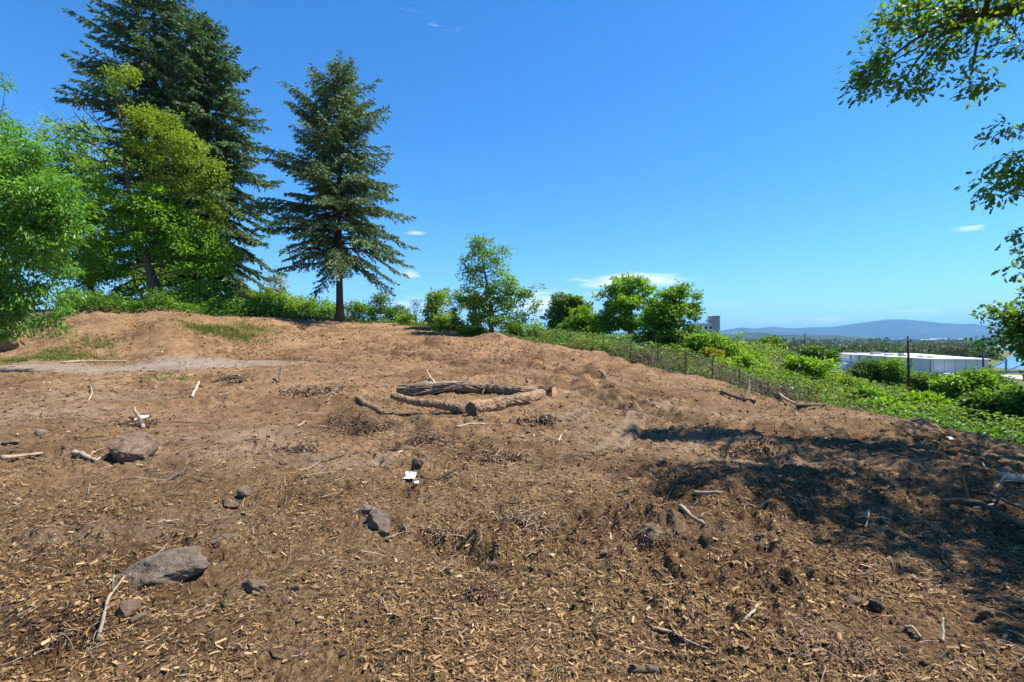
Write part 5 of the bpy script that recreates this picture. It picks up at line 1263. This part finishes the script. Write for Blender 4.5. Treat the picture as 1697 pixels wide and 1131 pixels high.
# matted root clumps torn from the soil
def root_clump(px, py, w, h, n, label, seed, mat=M_DSTICK):
    g = ground_at(px, py); rs = np.random.RandomState(seed); k = g[1] / F; paths = []
    for _ in range(int(n * .65)):
        a = rs.uniform(0, 2 * math.pi); rr = abs(rs.normal()) * .75
        c = g + np.array((rr * math.cos(a) * w * k, rr * math.sin(a) * w * k * .6, 0)); c[2] = gz(c[0], c[1]) + rs.rand() * h * k * .6 * math.exp(-rr)
        d = rs.normal(size=3) * (1, 1, .25); L_ = w * k * rs.uniform(.25, .8)
        e = c + d * L_ * .5; e[2] = max(e[2], gz(e[0], e[1]) - .02)
        paths.append((bez(c, (c + e) / 2 + rs.normal(size=3) * .15 * L_ + (0, 0, .1 * L_), e, 5), np.linspace(1, .4, 5) * rs.uniform(.003, .010) * (g[1] / 8) ** .95))
    v_, q_ = tube_arr(paths, 5)
    root = empty('root_clump', g, label, 'roots', 'torn root clumps')
    set_props(link('roots', mesh_np('roots', v_ - g, q_, True), mat, root), kind='stuff')
    m = 260; C = g + rs.normal(size=(m, 3)) * (w * k * .33, w * k * .2, 0); C[:, 2] = H(C[:, 0], C[:, 1]) + rs.rand(m) * h * k * .25
    R_ = k * rs.uniform(.8, 3.0, m); Vc = ICO_V[None] * rs.uniform(.6, 1.25, (m, len(ICO_V), 1)) * R_[:, None, None] + C[:, None]
    set_props(link('clinging_soil', mesh_np('clinging_soil', Vc.reshape(-1, 3) - g, (ICO_T[None] + (np.arange(m) * len(ICO_V))[:, None, None]).reshape(-1, 3), False), M_CLOD, root), kind='stuff')
root_clump(600, 715, 80, 45, 110, 'steep mound of torn roots left of centre below the logs', 1)
root_clump(702, 735, 90, 40, 120, 'dark tangle of roots in the hollow below the logs', 2)
root_clump(500, 748, 50, 22, 50, 'small heap of roots left of the torn mound', 3)
root_clump(890, 700, 60, 16, 45, 'loose pile of pale roots right of the curved stick', 4, M_STICK)
root_clump(830, 762, 70, 20, 60, 'sprawling roots above the centre of the dirt', 5, M_STICK)
root_clump(1078, 900, 70, 44, 80, 'splintered stump with matted roots right of centre', 6, M_DSTICK)
root_clump(790, 985, 70, 30, 80, 'dark hollow with roots at lower centre', 7)
root_clump(735, 885, 70, 24, 50, 'curled root ends right of the small round grey rock', 8, M_STICK)
root_clump(225, 705, 46, 24, 40, 'roots around the splintered chunk at left', 9)
root_clump(870, 870, 110, 22, 80, 'low fibrous heap left of the bent twig', 10, M_STICK)
root_clump(1420, 1090, 120, 40, 90, 'splintered chip heap at the lower right', 11, M_STICK)
root_clump(110, 1060, 110, 20, 34, 'straw-like fibres in the lower left corner', 12, M_STICK)
root_clump(380, 634, 40, 14, 40, 'dark turf clump on the lip of the track', 13)
root_clump(1240, 745, 90, 26, 60, 'dark heap of roots at the far edge of the tree shade', 14)
root_clump(520, 655, 80, 22, 60, 'dry root tangle on the cut bank left of the logs', 15, M_STICK)
# the stump itself
sp_ = ground_at(1082, 892); mb = MB(sp_); rs = np.random.RandomState(3)
mb.tube([sp_ + (-.02, 0, -.06), sp_ + (-.01, 0, .01), sp_ + (.01, 0, .06), sp_ + (.03, .01, .10)], [.12, .10, .075, .03], 14, True, .3)
set_props(mb.build('stump', M_LOGD, None, False), 'low splintered stump right of centre casting a small shadow', 'stump')

# ---------------------------------------------------------------- litter
M_PAPER = mat_plain('white_paper', (.78, .77, .75), (.84, .83, .81), 20, .7)
def scrap(px, py, w, label, seed, mat=M_PAPER, name='paper_scrap', cat='litter'):
    g = ground_at(px, py); rs = np.random.RandomState(seed); s = w * g[1] / F; n = 9
    u, v = np.meshgrid(np.linspace(-.5, .5, n), np.linspace(-.5, .5, n)); e = 1 + .25 * rs.normal(size=u.shape) * (np.maximum(np.abs(u), np.abs(v)) > .4)
    Xp, Yp = u * s * e, v * s * e * .9; Zp = .012 + s * .28 * np.abs(fbm(u + seed, v, .35, 2, seed)) + (v + .5) * s * .35
    V = np.stack([Xp, Yp, Zp], -1).reshape(-1, 3); i = np.arange(n - 1)[:, None] * n; j = np.arange(n - 1)[None]
    Q = np.stack([i + j, i + j + 1, i + n + j + 1, i + n + j], -1).reshape(-1, 4)
    return set_props(link(name, mesh_np(name, V, Q), mat, None, tuple(g)), label, cat, 'litter on the dirt')
scrap(680, 798, 18, 'crumpled white paper lying alone on the dirt', 1)
scrap(690, 804, 7, 'tiny white scrap beside the crumpled paper', 2)
scrap(235, 698, 13, 'grey-white scrap against the splintered chunk', 3)
scrap(1575, 731, 8, 'white pebble-like scrap near the green edge', 7)
M_BLUEP = mat_plain('pale_blue_plastic', (.35, .50, .62), (.5, .64, .74), 8, .4)
scrap(1308, 652, 22, 'pale blue plastic bag caught in the weeds by the fence brush', 9, M_BLUEP, 'plastic_bag')

# tyre track pressed into the soil
def tyre(p, q, w, n, label):
    a, b = ground_at(*p), ground_at(*q); d = (b - a)[:2]; L_ = np.linalg.norm(d); d /= L_; nrm = np.array((-d[1], d[0]))
    m = 17; s, t = np.meshgrid(np.linspace(0, 1, n), np.linspace(-1, 1, m), indexing='ij')
    X = a[0] + d[0] * s * L_ + nrm[0] * t * w / 2; Y = a[1] + d[1] * s * L_ + nrm[1] * t * w / 2
    ph = (s * L_ / .17 + np.abs(t) * .9) * 2 * math.pi
    lug = smooth(-.25, .35, np.sin(ph)) * (np.abs(t) < .92)
    edge = np.minimum(1, np.minimum((1 - np.abs(t)) * 5, np.minimum(s, 1 - s) * 8)) + .35 * fbm(X, Y, .22, 3, 5)
    hb = base_h(X, Y) + detail_h(a[0] + d[0] * s * L_, a[1] + d[1] * s * L_) * .8
    Z = np.maximum(H(X, Y), hb) * 1.0 + .004 + .055 * lug * np.clip(edge, 0, 1) - .05 * (1 - np.clip(edge, 0, 1))
    V = np.stack([X, Y, Z], -1).reshape(-1, 3); i = np.arange(n - 1)[:, None] * m; j = np.arange(m - 1)[None]
    Q = np.stack([i + j, i + j + 1, i + m + j + 1, i + m + j], -1).reshape(-1, 4)
    me = mesh_np('tyre_track', V, Q, True)
    return set_props(link('tyre_track', me, M_DRYSOIL), label, 'tyre track', kind='structure')
M_DRYSOIL = mat_plain('pressed_dry_soil', (.13, .083, .050), (.25, .170, .106), 9, .95, .7, 40)
tyre((1000, 752), (1066, 686), .50, 110, 'ribbed pale tyre track pressed in the soil')
tyre((930, 700), (985, 676), .46, 80, 'faint second tyre track nearer the logs')

# ---------------------------------------------------------------- chain-link fence along the slope edge
fp = [(884, 32), (945, 29.6), (1000, 26.6), (1045, 24.4), (1090, 22.6), (1135, 21.0), (1180, 19.6), (1225, 18.4), (1272, 17.4)]
fx = np.array([((p - 848.5) * Y / F, Y) for p, Y in fp]); fz = H(fx[:, 0], fx[:, 1]); fh = np.array([1.0, .95, .95, .9, .85, .85, .75, .6, .4])
fo = np.array((*fx[0], fz[0])); froot = empty('chain_link_fence', fo, 'sagging chain-link fence between the dirt and the green slope', 'fence')
for (x_, y_), z_, h_ in zip(fx, fz, fh):
    mb = MB(fo); mb.tube([(x_, y_, z_ - .3), (x_ + .02, y_, z_ + h_ + .06)], [.024, .024], 8); mb.build('post', M_POLE, froot)
for k in range(len(fx) - 1):
    a, b = np.array((*fx[k], fz[k] + fh[k])), np.array((*fx[k + 1], fz[k + 1] + fh[k + 1]))
    mb = MB(fo); P = bez(a, (a + b) / 2 - (0, 0, .16), b, 6); mb.tube(P, [.016] * 6, 6); mb.build('rail', M_RUSTY, froot)
    Ls = np.linalg.norm((b - a)[:2]); m = int(Ls / .11); w = []
    for j in range(-8, m):
        for s in (1, -1):
            t0, t1 = (j, j + 9) if s > 0 else (j + 9, j)
            f0, f1 = t0 / m, t1 / m; z0, z1 = 0.0, 1.0
            lo, hi = 0.0, 1.0
            if f1 != f0:
                for lim in (0.0, 1.0):
                    q = (lim - f0) / (f1 - f0)
                    if (f1 > f0) == (lim == 0.0): lo = max(lo, q)
                    else: hi = min(hi, q)
            if hi - lo < .05: continue
            pp = []
            for q in (lo, hi):
                f = f0 + (f1 - f0) * q; xx = fx[k] * (1 - f) + fx[k + 1] * f; zg = fz[k] * (1 - f) + fz[k + 1] * f; hg = fh[k] * (1 - f) + fh[k + 1] * f - .14 * f * (1 - f)
                pp.append((*xx, zg + hg * q))
            w.append((np.array(pp), np.array([.0045, .0045])))
    v_, q_ = tube_arr(w, 3); set_props(link('wire_mesh', mesh_np('wire_mesh', v_ - fo, q_), M_RUSTY, froot), kind='stuff')

# grey dead brush tangled along the fence
def brush(pxa, Ya, pxb, Yb, n, h, label, seed, mat=M_TWIG):
    rs = np.random.RandomState(seed); paths = []
    for _ in range(n):
        t = rs.rand(); px = pxa + (pxb - pxa) * t; Y = Ya + (Yb - Ya) * t + rs.normal() * .5; X = (px - 848.5) * Y / F; z = gz(X, Y) - .03
        c = np.array((X, Y, z)); e = c + np.array((rs.normal() * .45, rs.normal() * .4, h * rs.uniform(.3, 1.1)))
        P = bez(c, (c + e) / 2 + rs.normal(size=3) * .18, e, 5); paths.append((P, np.linspace(.013, .004, 5)))
        for _2 in range(3):
            q = P[rs.randint(1, 5)]; d = rs.normal(size=3) * .25 + (0, 0, .08); paths.append((np.array([q, q + d * .5 + rs.normal(size=3) * .03, q + d]), np.array([.007, .005, .003])))
    o = np.array(paths[0][0][0]); v_, q_ = tube_arr(paths, 4)
    return set_props(link('dead_brush', mesh_np('dead_brush', v_ - o, q_), mat, None, tuple(o)), label, 'brush', kind='stuff')
brush(1010, 25.4, 1110, 21.3, 70, .8, 'grey-brown dead brush tangled in the fence by the rusty bush', 5)
brush(1110, 21.2, 1250, 17.9, 70, .5, 'low grey dead brush along the sagging fence', 6)
brush(1240, 17.6, 1330, 16.4, 80, .55, 'heap of grey dead brush where the fence ends', 7)
brush(1300, 44, 1230, 44, 40, 1.0, 'dry brown stalks on top of the hump', 8)
# ---------------------------------------------------------------- haze in the air
hz_m = bpy.data.materials.new('haze_air'); hz_m.use_nodes = True
hn, hl = hz_m.node_tree.nodes, hz_m.node_tree.links
for n in list(hn): hn.remove(n)
ho = hn.new('ShaderNodeOutputMaterial'); pv = hn.new('ShaderNodeVolumePrincipled')
pv.inputs['Color'].default_value = (.24, .56, 1.0, 1); pv.inputs['Density'].default_value = 4.2e-5; pv.inputs['Anisotropy'].default_value = 0.0
hl.new(pv.outputs[0], ho.inputs['Volume'])
mb = MB(); mb.box((0, 5000, 590), (90000, 70000, 1260))
set_props(mb.build('haze', hz_m), 'thin blue air haze over the valley', 'haze', kind='stuff')
